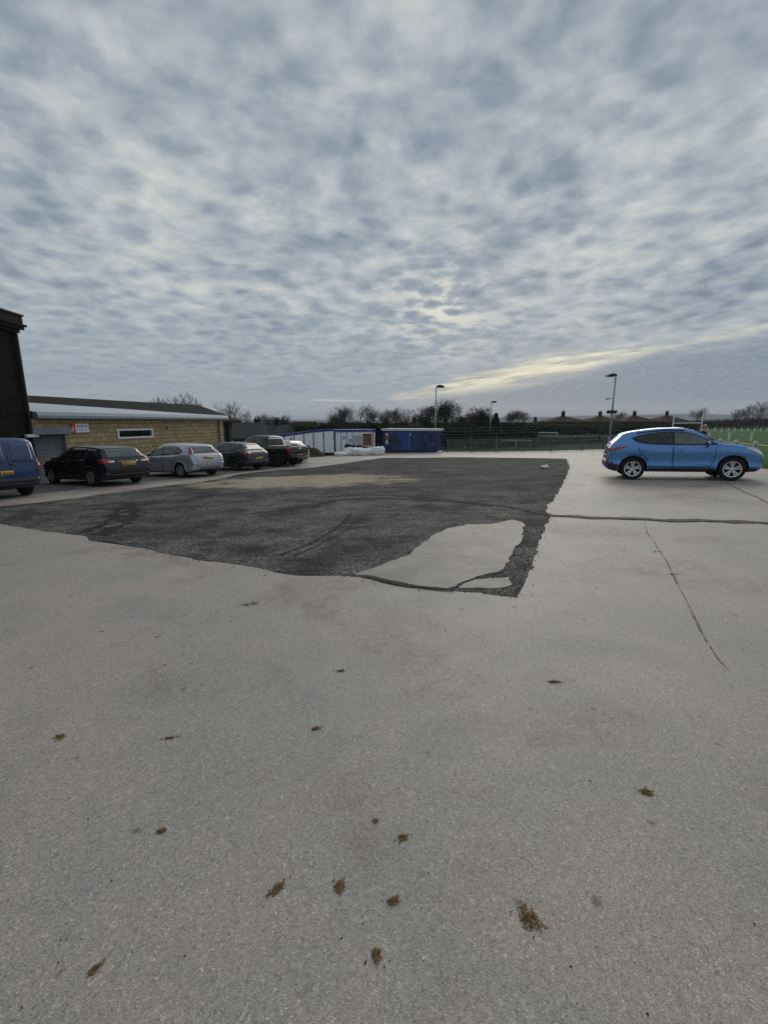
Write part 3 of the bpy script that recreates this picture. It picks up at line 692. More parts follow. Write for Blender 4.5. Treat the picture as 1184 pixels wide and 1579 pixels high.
def wheel(parent, x, y, r, w_, rim_r, side, spokes, alloy):
    """side: +1 outer face looks to +y"""
    m_ = MB(); m_.lathe([(.01, y - side * w_ * .30), (rim_r * .9, y - side * w_ * .30), (rim_r * .94, y + side * w_ * .1), (rim_r * .3, y + side * w_ * .12), (.01, y + side * w_ * .12)], 24, 'y', (x, 0, r))
    wh = m_.build('wheel', M['black'], parent, smooth=True)
    h = w_ / 2
    m_ = MB(); m_.lathe([(rim_r, y - h * .9), (rim_r + .02, y - h), (r - .03, y - h), (r - .006, y - h * .8), (r, y - h * .3), (r, y + h * .3), (r - .006, y + h * .8), (r - .03, y + h), (rim_r + .02, y + h), (rim_r, y + h * .9)], 36, 'y', (x, 0, r))
    m_.build('tyre', M['tyre'], wh, smooth=True)
    m_ = MB(); yo = y + side * h * .86
    m_.lathe([(rim_r + .004, yo), (rim_r - .006, yo + side * .012), (rim_r - .03, yo + side * .006), (rim_r - .035, yo - side * .03)], 36, 'y', (x, 0, r))
    m_.lathe([(.005, yo - side * .004), (.045, yo - side * .008), (.062, yo - side * .03)], 14, 'y', (x, 0, r))
    for i in range(spokes):
        t = 2 * math.pi * (i // 2) / (spokes / 2) + (.19 if i % 2 else -.19) + .3 if spokes >= 10 else 2 * math.pi * i / spokes + .3
        d = Vector((math.cos(t), 0, math.sin(t))); n = Vector((-d.z, 0, d.x)); wa, wb = (.016, .024) if spokes >= 10 else (.026, .036)
        c = Vector((x, yo, r)); a = c + d * .04 - Vector((0, side * .012, 0)); b = c + d * (rim_r - .02)
        vs = [a - n * wa, a + n * wa, b + n * wb, b - n * wb]; vs += [p - Vector((0, side * .03, 0)) for p in vs]
        m_.add(vs, [(0, 1, 2, 3), (0, 4, 5, 1), (1, 5, 6, 2), (2, 6, 7, 3), (3, 7, 4, 0)])
    m_.build('rim', alloy, wh, smooth=False)
    return wh
def mirror(parent, x, y, z, side, m):
    mb = MB(); mb.ico((x, y + side * .11, z), .10, 2, sc=(.55, 1.05, .75)); mb.box(x - .02, x + .03, min(y - side * .06, y + side * .08), max(y - side * .06, y + side * .08), z - .07, z - .03)
    o = mb.build('door_mirror', m, parent, smooth=True)
    g = MB(); g.box(x - .062, x - .056, y + side * .11 - .07, y + side * .11 + .07, z - .05, z + .05); g.build('mirror_glass', M['glass'], o)
def build_car(name, label, cat, S, group=None):
    root = empty(name, (0, 0, 0), 0, label, cat, group); body_m = S['paint']; L = S['L']; W2 = S['W'] / 2
    bm = body_shell(S); me = bpy.data.meshes.new('body'); bm.to_mesh(me); bm.free(); me.materials.append(body_m); me.materials.append(M['black'])
    body = bpy.data.objects.new('body', me); COL.objects.link(body)
    ar = S['r'] + S.get('gap', .06); arches = []
    cut = MB()
    for wx in S['wx']:
        zc_ = S['r'] + .01; arches.append((wx, zc_, ar))
        for sd_ in (1, -1):
            y0, y1 = sorted((sd_ * (W2 - .33), sd_ * (W2 + .2)))
            cut.lathe([(.0005, y0), (ar, y0), (ar, y1), (.0005, y1)], 32, 'y', (wx, 0, zc_))
    c_ = cut.build('cut', [M['black']]); bmc = bmesh.new(); bmc.from_mesh(c_.data); bmesh.ops.remove_doubles(bmc, verts=bmc.verts, dist=.002); bmesh.ops.recalc_face_normals(bmc, faces=bmc.faces); bmc.to_mesh(c_.data); bmc.free()
    md = body.modifiers.new('b', 'BOOLEAN'); md.operation = 'DIFFERENCE'; md.object = c_; md.solver = 'EXACT'
    dg = bpy.context.evaluated_depsgraph_get(); ev = body.evaluated_get(dg); me2 = bpy.data.meshes.new_from_object(ev)
    body.modifiers.clear(); body.data = me2; bpy.data.objects.remove(c_)
    me2.materials.clear(); me2.materials.append(body_m); me2.materials.append(M['black'])
    for p in me2.polygons:
        c = p.center; p.material_index = 0; p.use_smooth = True
        for (wx, wz, a) in arches:
            inner = abs(math.hypot(c.x - wx, c.z - wz) - a) < .012 and abs(c.y) < W2 + .1 and abs(p.normal.y) < .5
            cap_ = math.hypot(c.x - wx, c.z - wz) < a and abs(p.normal.y) > .9 and abs(abs(c.y) - (W2 - .33)) < .01
            if inner or cap_: p.material_index = 1; p.use_smooth = False
        if p.normal.z < -.7 and c.z < .4: p.material_index = 1
    me2.update(); body.parent = root
    bb = bmesh.new(); bb.from_mesh(me2); bvh = BVHTree.FromBMesh(bb); bb.free()
    def P2(nm, items, m, parent, off=.006, grid=.05, arch=(), skirt=.012):
        b = bmesh.new()
        for view, poly in items: patch(b, bvh, poly, view, off, grid, skirt, arch, .45 if nm in ('tail_light', 'reverse_light', 'rear_bumper') else 9.0)
        return bm_obj(nm, b, m, parent)
    doors = {}
    for sv, sgn in (('l', 1), ('r', -1)):
        for di, dp in enumerate(S.get('doors', [])):
            d = P2('door', [(sv, dp)], body_m, root, .005, .06, [(a[0], a[1], a[2] + .03) for a in arches]); doors[(sv, di)] = d
            hx, hz = S['handles'][di]
            hb = bmesh.new(); patch(hb, bvh, [(hx - .09, hz - .014), (hx + .09, hz - .014), (hx + .085, hz + .016), (hx - .085, hz + .016)], sv, .035, .05, .03); bm_obj('handle', hb, S.get('handle_m', body_m), d)
        seams = [q for ln in S.get('seams', []) for q in line_poly(ln, S.get('seam_w', .012))]
        if seams: P2('seam', [(sv, q) for q in seams], M['black'], root, .0075, .12)
        for wi, wp in enumerate(S['side_glass']):
            d = doors.get((sv, wi)) if wi < len(S.get('doors', [])) else root
            P2('side_window', [(sv, wp)], S.get('glass_mats', {}).get(wi, M['glass']), d or root, .010, .04)
        if S.get('glass_trim'): P2('window_surround', [(sv, S['glass_trim'])], M['blackgloss'], root, .008, .05)
        lower = S.get('sill')
        if lower:
            cuts = [-1] + [a[0] for a in arches] + [9]
            for c0_, c1_ in zip(cuts, cuts[1:]):
                q_ = lower
                for lim, sg_ in ((c0_, 1), (c1_, -1)):
                    o_ = []
                    for a_, b_ in zip(q_, q_[1:] + q_[:1]):
                        ia, ib = sg_ * (a_[0] - lim) >= 0, sg_ * (b_[0] - lim) >= 0
                        if ia: o_.append(a_)
                        if ia != ib: t_ = (lim - a_[0]) / (b_[0] - a_[0]); o_.append((lim, a_[1] + (b_[1] - a_[1]) * t_))
                    q_ = o_
                if len(q_) > 2: P2('sill_cladding', [(sv, q_)], M['black'], root, .012, .04, [(a[0], a[1], a[2]) for a in arches])
        P2('tail_light', [('b', [(sgn * y, z) for y, z in S['tail_b']])] + ([(sv, S['tail_s'])] if S.get('tail_s') else []), S.get('tail_m', M['red_lens']), root, .010, .03)
        if S.get('tail_white'): P2('reverse_light', [('b', [(sgn * y, z) for y, z in S['tail_white']])], M['clear_lens'], root, .014, .03)
        P2('headlight', [('f', [(sgn * y, z) for y, z in S['head_f']])] + ([(sv, S['head_s'])] if S.get('head_s') else []), M['clear_lens'], root, .010, .03)
        mirror(root, S['mirror'][0], sgn * S['mirror'][1], S['mirror'][2], sgn, S.get('mirror_m', body_m))
        for wi, (wx, wz, a) in enumerate(arches):
            if S.get('lip'):
                b = bmesh.new()
                o1 = arc(wx, wz, a + .055, -12, 192, 20); i1 = arc(wx, wz, a + .001, -12, 192, 20)
                for k in range(20): patch(b, bvh, [i1[k], o1[k], o1[k + 1], i1[k + 1]], sv, .016, .09, .03)
                bm_obj('wheel_arch', b, S['lip'], root)
            wheel(root, wx, sgn * (W2 - .035 - .11), S['r'], .215, S['rim_r'], sgn, S['spokes'], S['alloy'])
    P2('rear_window', [('b', S['rear_glass'])], S.get('rear_glass_m', M['glass']), root, .010, .05)
    P2('windscreen', [('f', S['front_glass'])], M['glass'], root, .010, .06)
    if S.get('rear_bumper'): P2('rear_bumper', [('b', S['rear_bumper'])], S.get('bumper_m', M['black']), root, .014, .08)
    if S.get('rear_handle'): P2('tailgate_trim', [('b', S['rear_handle'])], S.get('trim_m', M['black']), root, .012, .05)
    for ln in [S['gate_seam']] if S.get('gate_seam') else []: P2('tailgate_seam', [('b', q) for q in line_poly(ln, .014)], M['black'], root, .0075, .1)
    py, pz = S.get('plate', (0, .6))
    pl = P2('number_plate', [('b', [(py - .26, pz - .055), (py + .26, pz - .055), (py + .26, pz + .055), (py - .26, pz + .055)])], M['plate'], root, .022, .2, (), .02)
    b = bmesh.new()
    for k in range(7):
        y = py - .22 + k * .066 + (.03 if k > 3 else 0)
        patch(b, bvh, [(y - .018, pz - .034), (y + .018, pz - .034), (y + .016, pz + .036), (y - .018, pz + .03)], 'b', .024, .2, .002)
    bm_obj('plate_characters', b, M['black'], pl)
    P2('front_grille', [('f', [(-.42, .42), (.42, .42), (.50, .60), (-.50, .60)])], M['black'], root, .012, .08)
    for nm, items, m, off in S.get('extra', []):
        if nm in ('fog_reflector', 'sill_step', 'roof_rail', 'door_crease'):
            for it in items: P2(nm, [it], m, root, off, .06)
        else: P2(nm, items, m, root, off, .06)
    return root
def put_car(root, rear_axle, heading, S):
    """rear_axle: ground point midway between the rear wheels"""
    h = Vector((heading[0], heading[1], 0)); f = (h - GN * h.dot(GN)).normalized(); l = GN.cross(f)
    o = Vector((rear_axle[0], rear_axle[1], zg(rear_axle[0], rear_axle[1]) + .006)) - f * S['wx'][0]
    m = Matrix((f, l, GN)).transposed().to_4x4(); m.translation = o; root.matrix_world = m
# ---- blue compact SUV
SUV = dict(L=4.25, W=1.82, wx=(.78, 3.42), r=.352, rim_r=.245, spokes=10, alloy=M['alloy'], seam_w=.009, gap=.055, roofw=.74,
  paint=paint('blue_metallic', (.085, .245, .55), .50, .28, .06), lip=None,
  top=[(0, .60), (.02, .74), (.06, .92), (.10, 1.08), (.22, 1.22), (.36, 1.36), (.42, 1.44), (.46, 1.485), (.52, 1.51), (.70, 1.555), (1.10, 1.61), (1.57, 1.645), (2.0, 1.645), (2.28, 1.60), (2.55, 1.50), (2.80, 1.36), (3.02, 1.20), (3.14, 1.145), (3.5, 1.095), (3.76, 1.04), (4.0, .955), (4.13, .87), (4.21, .78), (4.24, .70), (4.25, .58)],
  bot=[(0, .40), (.10, .32), (.35, .26), (3.7, .25), (4.05, .27), (4.25, .36)],
  belt=[(0, 1.05), (.5, 1.12), (1.0, 1.11), (2.0, 1.07), (3.2, 1.06), (4.25, .95)],
  plan=[(0, .82), (.05, .89), (.18, .94), (.45, .98), (.8, 1.0), (2.2, .985), (3.4, 1.0), (3.8, .97), (4.05, .89), (4.18, .76), (4.25, .62)],
  doors=[[(1.22, .42), (1.85, .40), (1.85, 1.06), (.96, 1.09), (.90, 1.02), (.95, .90), (1.12, .72), (1.20, .58)],
         [(1.87, .40), (2.85, .42), (2.93, .60), (2.96, 1.03), (1.87, 1.06)]],
  handles=[(1.08, .95), (2.04, .93)],
  seams=[[(1.86, .40), (1.86, 1.08)], [(1.22, .42), (1.19, .60), (1.11, .73), (.94, .90), (.89, 1.02)], [(1.20, .41), (2.86, .40), (2.94, .6), (2.98, 1.04)]],
  glass_trim=[(.70, 1.335), (.82, 1.23), (1.0, 1.165), (1.3, 1.12), (1.86, 1.095), (3.04, 1.075), (2.92, 1.17), (2.72, 1.29), (2.46, 1.41), (2.18, 1.49), (1.7, 1.515), (1.2, 1.475), (.90, 1.41)],
  side_glass=[[(.80, 1.33), (.88, 1.25), (1.04, 1.18), (1.32, 1.14), (1.82, 1.115), (1.80, 1.49), (1.68, 1.495), (1.2, 1.455), (.94, 1.395)],
              [(1.90, 1.115), (2.86, 1.10), (2.66, 1.27), (2.42, 1.385), (2.15, 1.465), (1.88, 1.485)]],
  glass_mats={1: M['glass_lightened']},
  tail_b=[(.42, .93), (.74, .90), (.80, .95), (.80, 1.04), (.60, 1.05)], tail_s=[(.03, .90), (.22, .93), (.42, .985), (.60, 1.07), (.40, 1.075), (.14, 1.02)],
  head_f=[(.40, .74), (.60, .72), (.78, .84), (.80, .96), (.60, .90)], head_s=[(3.72, .97), (3.92, .87), (4.14, .75), (4.19, .75), (4.14, .83), (3.95, .925), (3.76, .99)],
  mirror=(2.74, .90, 1.13),
  rear_glass=[(-.58, 1.12), (.58, 1.12), (.53, 1.38), (-.53, 1.38)], rear_glass_m=M['clear_lens'], front_glass=[(-.72, 1.22), (.72, 1.22), (.58, 1.54), (-.58, 1.54)],  # near-white rear window colour stands in for the sky mirrored in it
  rear_bumper=[(-.84, .38), (.84, .38), (.84, .56), (.70, .62), (-.70, .62), (-.84, .56)], plate=(0, .74),
  sill=[(.10, .36), (.5, .30), (1.2, .285), (3.0, .285), (4.0, .31), (4.10, .40), (3.0, .385), (1.2, .385), (.5, .47), (.05, .55)],
  extra=[('fog_reflector', [('r', [(.03, .50), (.12, .48), (.12, .54), (.03, .56)]), ('l', [(.03, .50), (.12, .48), (.12, .54), (.03, .56)])], M['red_lens'], .016),
         ('door_crease', [(s, q) for s in 'rl' for q in [[(1.30, .562), (1.7, .547), (2.4, .517), (2.85, .457), (2.85, .482), (2.4, .543), (1.7, .573), (1.30, .588)]]], None, .014),
         ('roof_rail', [(s, [(.85, 1.47), (1.2, 1.52), (1.7, 1.555), (2.15, 1.53), (2.15, 1.55), (1.7, 1.575), (1.2, 1.54), (.85, 1.49)]) for s in 'rl'], M['black'], .02)])
SUV['extra'][1] = (SUV['extra'][1][0], SUV['extra'][1][1], SUV['paint'], .014)
c = build_car('suv', 'bright blue compact SUV parked side on at the right of the yard', 'car', SUV)
sr, sf = G(974, 739.5), G(1125, 741.5); hd = (sf - sr).to_2d().normalized(); lf = Vector((-hd.y, hd.x))
mid = (sr + sf).to_2d() / 2; ra = mid - hd * 1.32 + lf * (.91 - .12)
put_car(c, ra, hd, SUV)
# roof spoiler and aerial
# ---- black estate
EST = dict(L=4.83, W=1.88, wx=(1.02, 3.87), r=.325, rim_r=.215, spokes=5, alloy=M['alloy_dull'], gap=.05, roofw=.70,
  paint=paint('black_metallic', (.006, .006, .009), .1, .30, .02, .35),
  top=[(0, .60), (.04, .84), (.10, .95), (.22, 1.08), (.42, 1.30), (.52, 1.39), (.8, 1.435), (1.4, 1.49), (2.0, 1.51), (2.5, 1.49), (2.9, 1.41), (3.25, 1.24), (3.6, 1.04), (3.8, .98), (4.2, .93), (4.55, .83), (4.75, .70), (4.83, .55)],
  bot=[(0, .38), (.15, .28), (.5, .22), (4.2, .2), (4.6, .22), (4.83, .32)],
  belt=[(0, .98), (.6, 1.02), (2, .97), (3.4, .93), (4.83, .8)],
  plan=[(0, .80), (.08, .90), (.25, .95), (.6, .985), (1.1, 1.0), (2.4, .985), (3.8, 1.0), (4.3, .95), (4.6, .84), (4.76, .70), (4.83, .60)],
  doors=[[(1.55, .42), (2.35, .40), (2.35, .96), (1.28, .985), (1.25, .90), (1.45, .62)], [(2.37, .40), (3.35, .42), (3.42, .6), (3.45, .93), (2.37, .96)]],
  handles=[(1.52, .86), (2.55, .85)], seams=[[(2.36, .40), (2.36, .97)], [(1.55, .42), (1.44, .64), (1.24, .90)], [(3.36, .42), (3.43, .6), (3.46, .92)]],
  glass_trim=[(.52, 1.10), (.7, 1.045), (2, 1.0), (3.46, .965), (3.15, 1.17), (2.85, 1.31), (2.5, 1.385), (2.0, 1.41), (1.4, 1.39), (.75, 1.32)],
  side_glass=[[(1.32, 1.03), (2.30, 1.005), (2.26, 1.375), (1.36, 1.36)], [(2.38, 1.0), (3.32, .98), (3.08, 1.165), (2.82, 1.285), (2.36, 1.37)], [(.62, 1.10), (.74, 1.06), (1.24, 1.035), (1.27, 1.35), (.80, 1.30)]],
  tail_b=[(.52, .86), (.86, .83), (.86, .98), (.60, .97), (.50, .93)], tail_s=[(.05, .84), (.30, .86), (.42, .95), (.40, .985), (.10, .975)], tail_white=[(.50, .87), (.70, .86), (.70, .92), (.50, .92)],
  head_f=[(.45, .64), (.78, .66), (.80, .80), (.50, .76)], head_s=[(4.3, .78), (4.6, .66), (4.66, .74), (4.4, .88)], mirror=(3.12, .92, 1.02),
  rear_glass=[(-.66, 1.04), (.66, 1.04), (.58, 1.34), (-.58, 1.34)], rear_glass_m=M['glass_lightened'], front_glass=[(-.7, 1.05), (.7, 1.05), (.56, 1.42), (-.56, 1.42)],
  rear_bumper=None, gate_seam=[(-.74, 1.0), (-.72, .66), (.72, .66), (.74, 1.0)], plate=(0, .80), sill=[(1.3, .245), (3.6, .235), (3.6, .32), (1.3, .33)],
  extra=[('lower_bumper', [('b', [(-.80, .36), (.80, .36), (.78, .46), (-.78, .46)])], M['black'], .012), ('chrome_strip', [('b', [(-.36, .885), (.36, .885), (.36, .905), (-.36, .905)])], M['chrome'], .02),
         ('bumper_shelf', [('b', [(-.84, .60), (.84, .60), (.84, .63), (-.84, .63)])], M['blackgloss'], .04)])
LOTG = 'cars parked nose in along the block wall'
c = build_car('estate_car', 'black estate car parked between the blue van and the silver hatchback', 'car', EST, LOTG)
HD = Vector((-.875, .484))
def rear_mid(lpx, rpx, track=1.58, heading=HD):
    a = G(*lpx).to_2d(); b = G(*rpx).to_2d(); m_ = (a + b) / 2; return m_
put_car(c, rear_mid((146, 750.3), (209.5, 743.4)), Vector((-.872, .489)), EST)
# ---- silver hatchback
HAT = dict(L=4.34, W=1.84, wx=(.86, 3.50), r=.318, rim_r=.205, spokes=7, alloy=M['alloy_dull'], gap=.045, roofw=.68,
  paint=paint('silver_metallic', (.40, .42, .48), .55, .34, .14),
  top=[(0, .58), (.04, .80), (.10, .93), (.18, 1.02), (.34, 1.22), (.48, 1.37), (.58, 1.41), (1.0, 1.46), (1.6, 1.495), (2.0, 1.49), (2.4, 1.42), (2.8, 1.26), (3.15, 1.06), (3.35, .98), (3.8, .92), (4.1, .82), (4.27, .70), (4.34, .55)],
  bot=[(0, .36), (.12, .27), (.5, .2), (3.8, .19), (4.2, .22), (4.34, .32)], belt=[(0, .95), (.6, 1.0), (1.6, .95), (3.1, .92), (4.34, .78)],
  plan=[(0, .82), (.07, .90), (.25, .95), (.6, .985), (.95, 1.0), (2.1, .985), (3.4, 1.0), (3.9, .94), (4.15, .84), (4.28, .70), (4.34, .6)],
  doors=[[(1.32, .40), (2.02, .38), (2.02, .94), (1.08, .97), (1.08, .88), (1.24, .62)], [(2.04, .38), (2.98, .40), (3.05, .6), (3.08, .91), (2.04, .94)]],
  handles=[(1.3, .84), (2.24, .83)], seams=[[(2.03, .38), (2.03, .95)], [(1.32, .40), (1.23, .62), (1.07, .87), (1.06, .96)], [(2.99, .40), (3.06, .6), (3.09, .90)]],
  glass_trim=[(.66, 1.12), (.85, 1.02), (1.6, .975), (3.1, .945), (2.8, 1.13), (2.5, 1.26), (2.1, 1.35), (1.6, 1.37), (1.05, 1.32)],
  side_glass=[[(1.12, 1.015), (1.98, .985), (1.94, 1.34), (1.55, 1.345), (1.12, 1.31)], [(2.04, .985), (2.98, .96), (2.72, 1.135), (2.45, 1.245), (2.02, 1.335)], [(.76, 1.12), (.90, 1.05), (1.06, 1.03), (1.06, 1.29)]],
  tail_b=[(.66, 1.02), (.80, .98), (.74, 1.20), (.60, 1.30), (.58, 1.22)], tail_s=[(.16, 1.0), (.30, 1.0), (.44, 1.20), (.50, 1.30), (.42, 1.30), (.24, 1.12)],
  head_f=[(.42, .64), (.76, .66), (.78, .80), (.5, .76)], head_s=[(3.85, .76), (4.15, .66), (4.2, .74), (3.95, .86)], mirror=(2.72, .90, 1.0),
  rear_glass=[(-.60, 1.04), (.60, 1.04), (.50, 1.33), (-.50, 1.33)], rear_glass_m=M['glass_lightened'], front_glass=[(-.7, 1.02), (.7, 1.02), (.55, 1.42), (-.55, 1.42)],
  gate_seam=[(-.66, 1.0), (-.62, .66), (.62, .66), (.66, 1.0)], plate=(0, .83), lip=None,
  extra=[('lower_bumper', [('b', [(-.6, .34), (.6, .34), (.56, .43), (-.56, .43)])], M['black'], .012), ('bumper_shelf', [('b', [(-.82, .58), (.82, .58), (.82, .62), (-.82, .62)])], None, .035),
         ('fog_reflector', [('b', [(.52, .50), (.74, .50), (.74, .53), (.52, .53)]), ('b', [(-.52, .50), (-.74, .50), (-.74, .53), (-.52, .53)])], M['red_lens'], .014)])
HAT['extra'][1] = (HAT['extra'][1][0], HAT['extra'][1][1], HAT['paint'], .035); HAT['lip'] = HAT['paint']
c = build_car('hatchback', 'silver grey hatchback parked beside the black estate car', 'car', HAT, LOTG)
put_car(c, rear_mid((281.7, 736.6), (324, 732.5)) + Vector((0, .1)), Vector((-.88, .475)), HAT)
# ---- dark blue-grey sporty estate
MEG = dict(HAT, L=4.50, W=1.80, wx=(.90, 3.60), paint=paint('dark_slate_metallic', (.012, .015, .026), .2, .32, .04, .45), alloy=M['black'], lip=None,
  top=[(0, .56), (.05, .80), (.12, .92), (.30, 1.06), (.55, 1.27), (.72, 1.38), (1.1, 1.43), (1.7, 1.47), (2.1, 1.46), (2.5, 1.38), (2.95, 1.2), (3.3, 1.03), (3.5, .96), (3.95, .90), (4.25, .80), (4.43, .68), (4.50, .54)],
  plan=[(0, .78), (.08, .88), (.25, .94), (.6, .985), (.95, 1.0), (2.1, .985), (3.5, 1.0), (4.0, .94), (4.3, .84), (4.44, .70), (4.50, .6)],
  bot=[(0, .36), (.12, .27), (.5, .2), (4.0, .19), (4.35, .22), (4.50, .32)], belt=[(0, .93), (.6, 1.0), (1.6, .95), (3.2, .92), (4.50, .78)],
  rear_glass=[(-.58, 1.02), (.58, 1.02), (.48, 1.31), (-.48, 1.31)], plate=(0, .60),
  tail_b=[(.46, .86), (.82, .82), (.82, .94), (.62, .96)], tail_s=[(.06, .82), (.34, .86), (.44, .95), (.12, .94)], tail_white=[(.46, .87), (.58, .86), (.62, .93), (.50, .92)],
  front_glass=[(-.68, 1.02), (.68, 1.02), (.54, 1.4), (-.54, 1.4)], head_s=[(4.0, .76), (4.3, .66), (4.35, .74), (4.1, .86)],
  glass_trim=[(.74, 1.14), (.9, 1.03), (1.7, .975), (3.2, .945), (2.9, 1.12), (2.55, 1.25), (2.1, 1.33), (1.6, 1.35), (1.1, 1.30)],
  side_glass=[[(1.16, 1.015), (2.02, .985), (1.98, 1.325), (1.6, 1.33), (1.16, 1.29)], [(2.08, .985), (3.05, .96), (2.8, 1.12), (2.5, 1.23), (2.06, 1.315)], [(.84, 1.13), (.98, 1.05), (1.11, 1.03), (1.11, 1.27)]],
  extra=[('lower_bumper', [('b', [(-.7, .34), (.7, .34), (.7, .46), (-.7, .46)])], M['black'], .012)])
c = build_car('estate_car', 'dark slate blue estate car parked between the silver hatchback and the black pickup', 'car', MEG, LOTG)
put_car(c, rear_mid((363.0, 726.3), (398, 722.5)), Vector((-.885, .465)), MEG)
# ---- black pickup
PIC = dict(L=5.2, W=1.86, wx=(1.12, 4.26), r=.385, rim_r=.215, spokes=6, alloy=M['black'], gap=.07, roofw=.72,
  paint=paint('gloss_black', (.005, .005, .006), .05, .3, .02, .35), lip=M['black'],
  top=[(0, 1.08), (.03, 1.12), (.10, 1.13), (1.50, 1.15), (1.58, 1.20), (1.72, 1.66), (1.84, 1.74), (2.2, 1.78), (2.7, 1.79), (3.1, 1.74), (3.45, 1.56), (3.8, 1.27), (3.95, 1.20), (4.4, 1.14), (4.85, 1.05), (5.1, .92), (5.2, .72)],
  bot=[(0, .58), (.2, .50), (.5, .46), (4.6, .42), (5.0, .44), (5.2, .5)], belt=[(0, 1.05), (1.5, 1.12), (3.6, 1.12), (5.2, .95)],
  plan=[(0, .90), (.06, .94), (.3, .96), (1.12, .985), (2.5, .97), (4.2, .985), (4.7, .93), (5.05, .82), (5.2, .70)],
  doors=[[(1.95, .58), (2.65, .56), (2.65, 1.10), (1.82, 1.10), (1.82, .80)], [(2.67, .56), (3.62, .58), (3.66, 1.10), (2.67, 1.10)]], handles=[(2.0, 1.0), (2.85, 1.0)], handle_m=M['black'],
  seams=[[(2.66, .56), (2.66, 1.1)], [(1.62, .56), (1.60, 1.12)], [(3.64, .58), (3.68, 1.1)]],
  side_glass=[[(1.90, 1.19), (2.62, 1.18), (2.60, 1.60), (2.0, 1.58)], [(2.70, 1.18), (3.62, 1.18), (3.30, 1.50), (3.08, 1.60), (2.68, 1.62)]],
  tail_b=[(.70, .80), (.835, .80), (.835, 1.08), (.72, 1.08)], tail_s=[(.03, .80), (.16, .80), (.18, 1.08), (.03, 1.08)],
  head_f=[(.5, .76), (.8, .76), (.8, .98), (.5, .95)], head_s=[(4.7, .80), (5.0, .76), (5.02, .95), (4.75, 1.0)], mirror=(3.45, .94, 1.24), mirror_m=M['black'],
  rear_glass=[(-.62, 1.24), (.62, 1.24), (.58, 1.60), (-.58, 1.60)], front_glass=[(-.72, 1.28), (.72, 1.28), (.6, 1.68), (-.6, 1.68)],
  rear_bumper=[(-.88, .50), (.88, .50), (.88, .70), (-.88, .70)], plate=(0, .63), gate_seam=[(-.70, 1.10), (-.70, .76), (.70, .76), (.70, 1.10)],
  extra=[('tonneau_cover', [('t', [(.10, -.74), (1.48, -.74), (1.48, .74), (.10, .74)])], mat('vinyl_cover', (.016, .016, .016), .7), .02),
         ('tailgate_handle', [('b', [(-.13, .97), (.13, .97), (.13, 1.03), (-.13, 1.03)])], M['chrome'], .025),
         ('sill_step', [(s, [(1.75, .47), (3.65, .45), (3.65, .51), (1.75, .53)]) for s in 'lr'], M['black'], .06)])
c = build_car('pickup_truck', 'big black double cab pickup truck parked fifth along the row', 'pickup', PIC, LOTG)
put_car(c, rear_mid((425.5, 720.3), (452, 717)), Vector((-.89, .455)), PIC)
# ---- pale small car beyond the pickup
SML = dict(HAT, paint=paint('pale_silver', (.50, .52, .56), .4, .32, .12), lip=None, tail_b=[(.60, .78), (.80, .76), (.80, .94), (.66, .96)], tail_s=None, extra=HAT['extra'][:1] + HAT['extra'][2:], rear_bumper=None)
c = build_car('hatchback', 'pale small car mostly hidden beyond the black pickup truck', 'car', SML, LOTG)
e_ = G(468, 713.6)
put_car(c, Vector((e_.x, e_.y)) + Vector((-.33, -.62)) + Vector((-.32, .06)), Vector((-.89, .455)), SML)
# ---- blue van
VAN = dict(L=4.40, W=1.80, wx=(.78, 3.46), r=.32, rim_r=.19, spokes=7, alloy=M['alloy_dull'], gap=.05, roofw=.84,
  paint=paint('dark_blue_van', (.014, .046, .145), .15, .32, .15),
  top=[(0, .98), (.03, 1.30), (.08, 1.60), (.14, 1.74), (.24, 1.80), (.5, 1.825), (1.6, 1.84), (2.3, 1.82), (2.7, 1.74), (3.1, 1.48), (3.45, 1.18), (3.7, 1.05), (4.1, .94), (4.32, .78), (4.40, .6)],
  bot=[(0, .42), (.12, .34), (.5, .25), (3.9, .22), (4.2, .26), (4.4, .36)], belt=[(0, 1.05), (2, 1.05), (3.4, 1.02), (4.4, .85)],
  plan=[(0, .90), (.05, .955), (.2, .98), (.8, 1.0), (2.5, 1.0), (3.5, .99), (4.0, .93), (4.25, .84), (4.4, .66)],
  doors=[[(2.2, .36), (3.15, .38), (3.22, .98), (2.2, 1.02)]], handles=[(2.35, .98)], seams=[[(2.19, .36), (2.19, 1.7)], [(3.16, .38), (3.23, .98)], [(1.2, .4), (1.2, 1.7)]],
  side_glass=[[(2.24, 1.08), (3.32, 1.08), (2.95, 1.42), (2.7, 1.56), (2.26, 1.60)]],
  tail_b=[(.74, .78), (.885, .78), (.875, 1.05), (.86, 1.24), (.74, 1.24)], tail_s=[(.02, .80), (.10, .80), (.16, 1.22), (.08, 1.22)], tail_white=[(.79, .93), (.88, .93), (.88, 1.03), (.79, 1.03)],
  head_f=[(.45, .64), (.8, .68), (.8, .88), (.5, .8)], head_s=[(3.9, .78), (4.2, .68), (4.24, .82), (4.0, .92)], mirror=(3.05, .92, 1.12), mirror_m=M['black'],
  rear_glass=[(.10, 1.08), (.66, 1.08), (.62, 1.66), (.10, 1.66)], front_glass=[(-.74, 1.16), (.74, 1.16), (.64, 1.68), (-.64, 1.68)],
  rear_bumper=[(-.86, .40), (.86, .40), (.86, .60), (-.86, .60)], plate=(.18, .78), gate_seam=[(0, .62), (0, 1.74)])
VAN['rear_glass'] = [(.10, 1.12), (.14, 1.08), (.62, 1.08), (.60, 1.60), (.12, 1.62)]; VAN['rear_glass_m'] = VAN['paint']
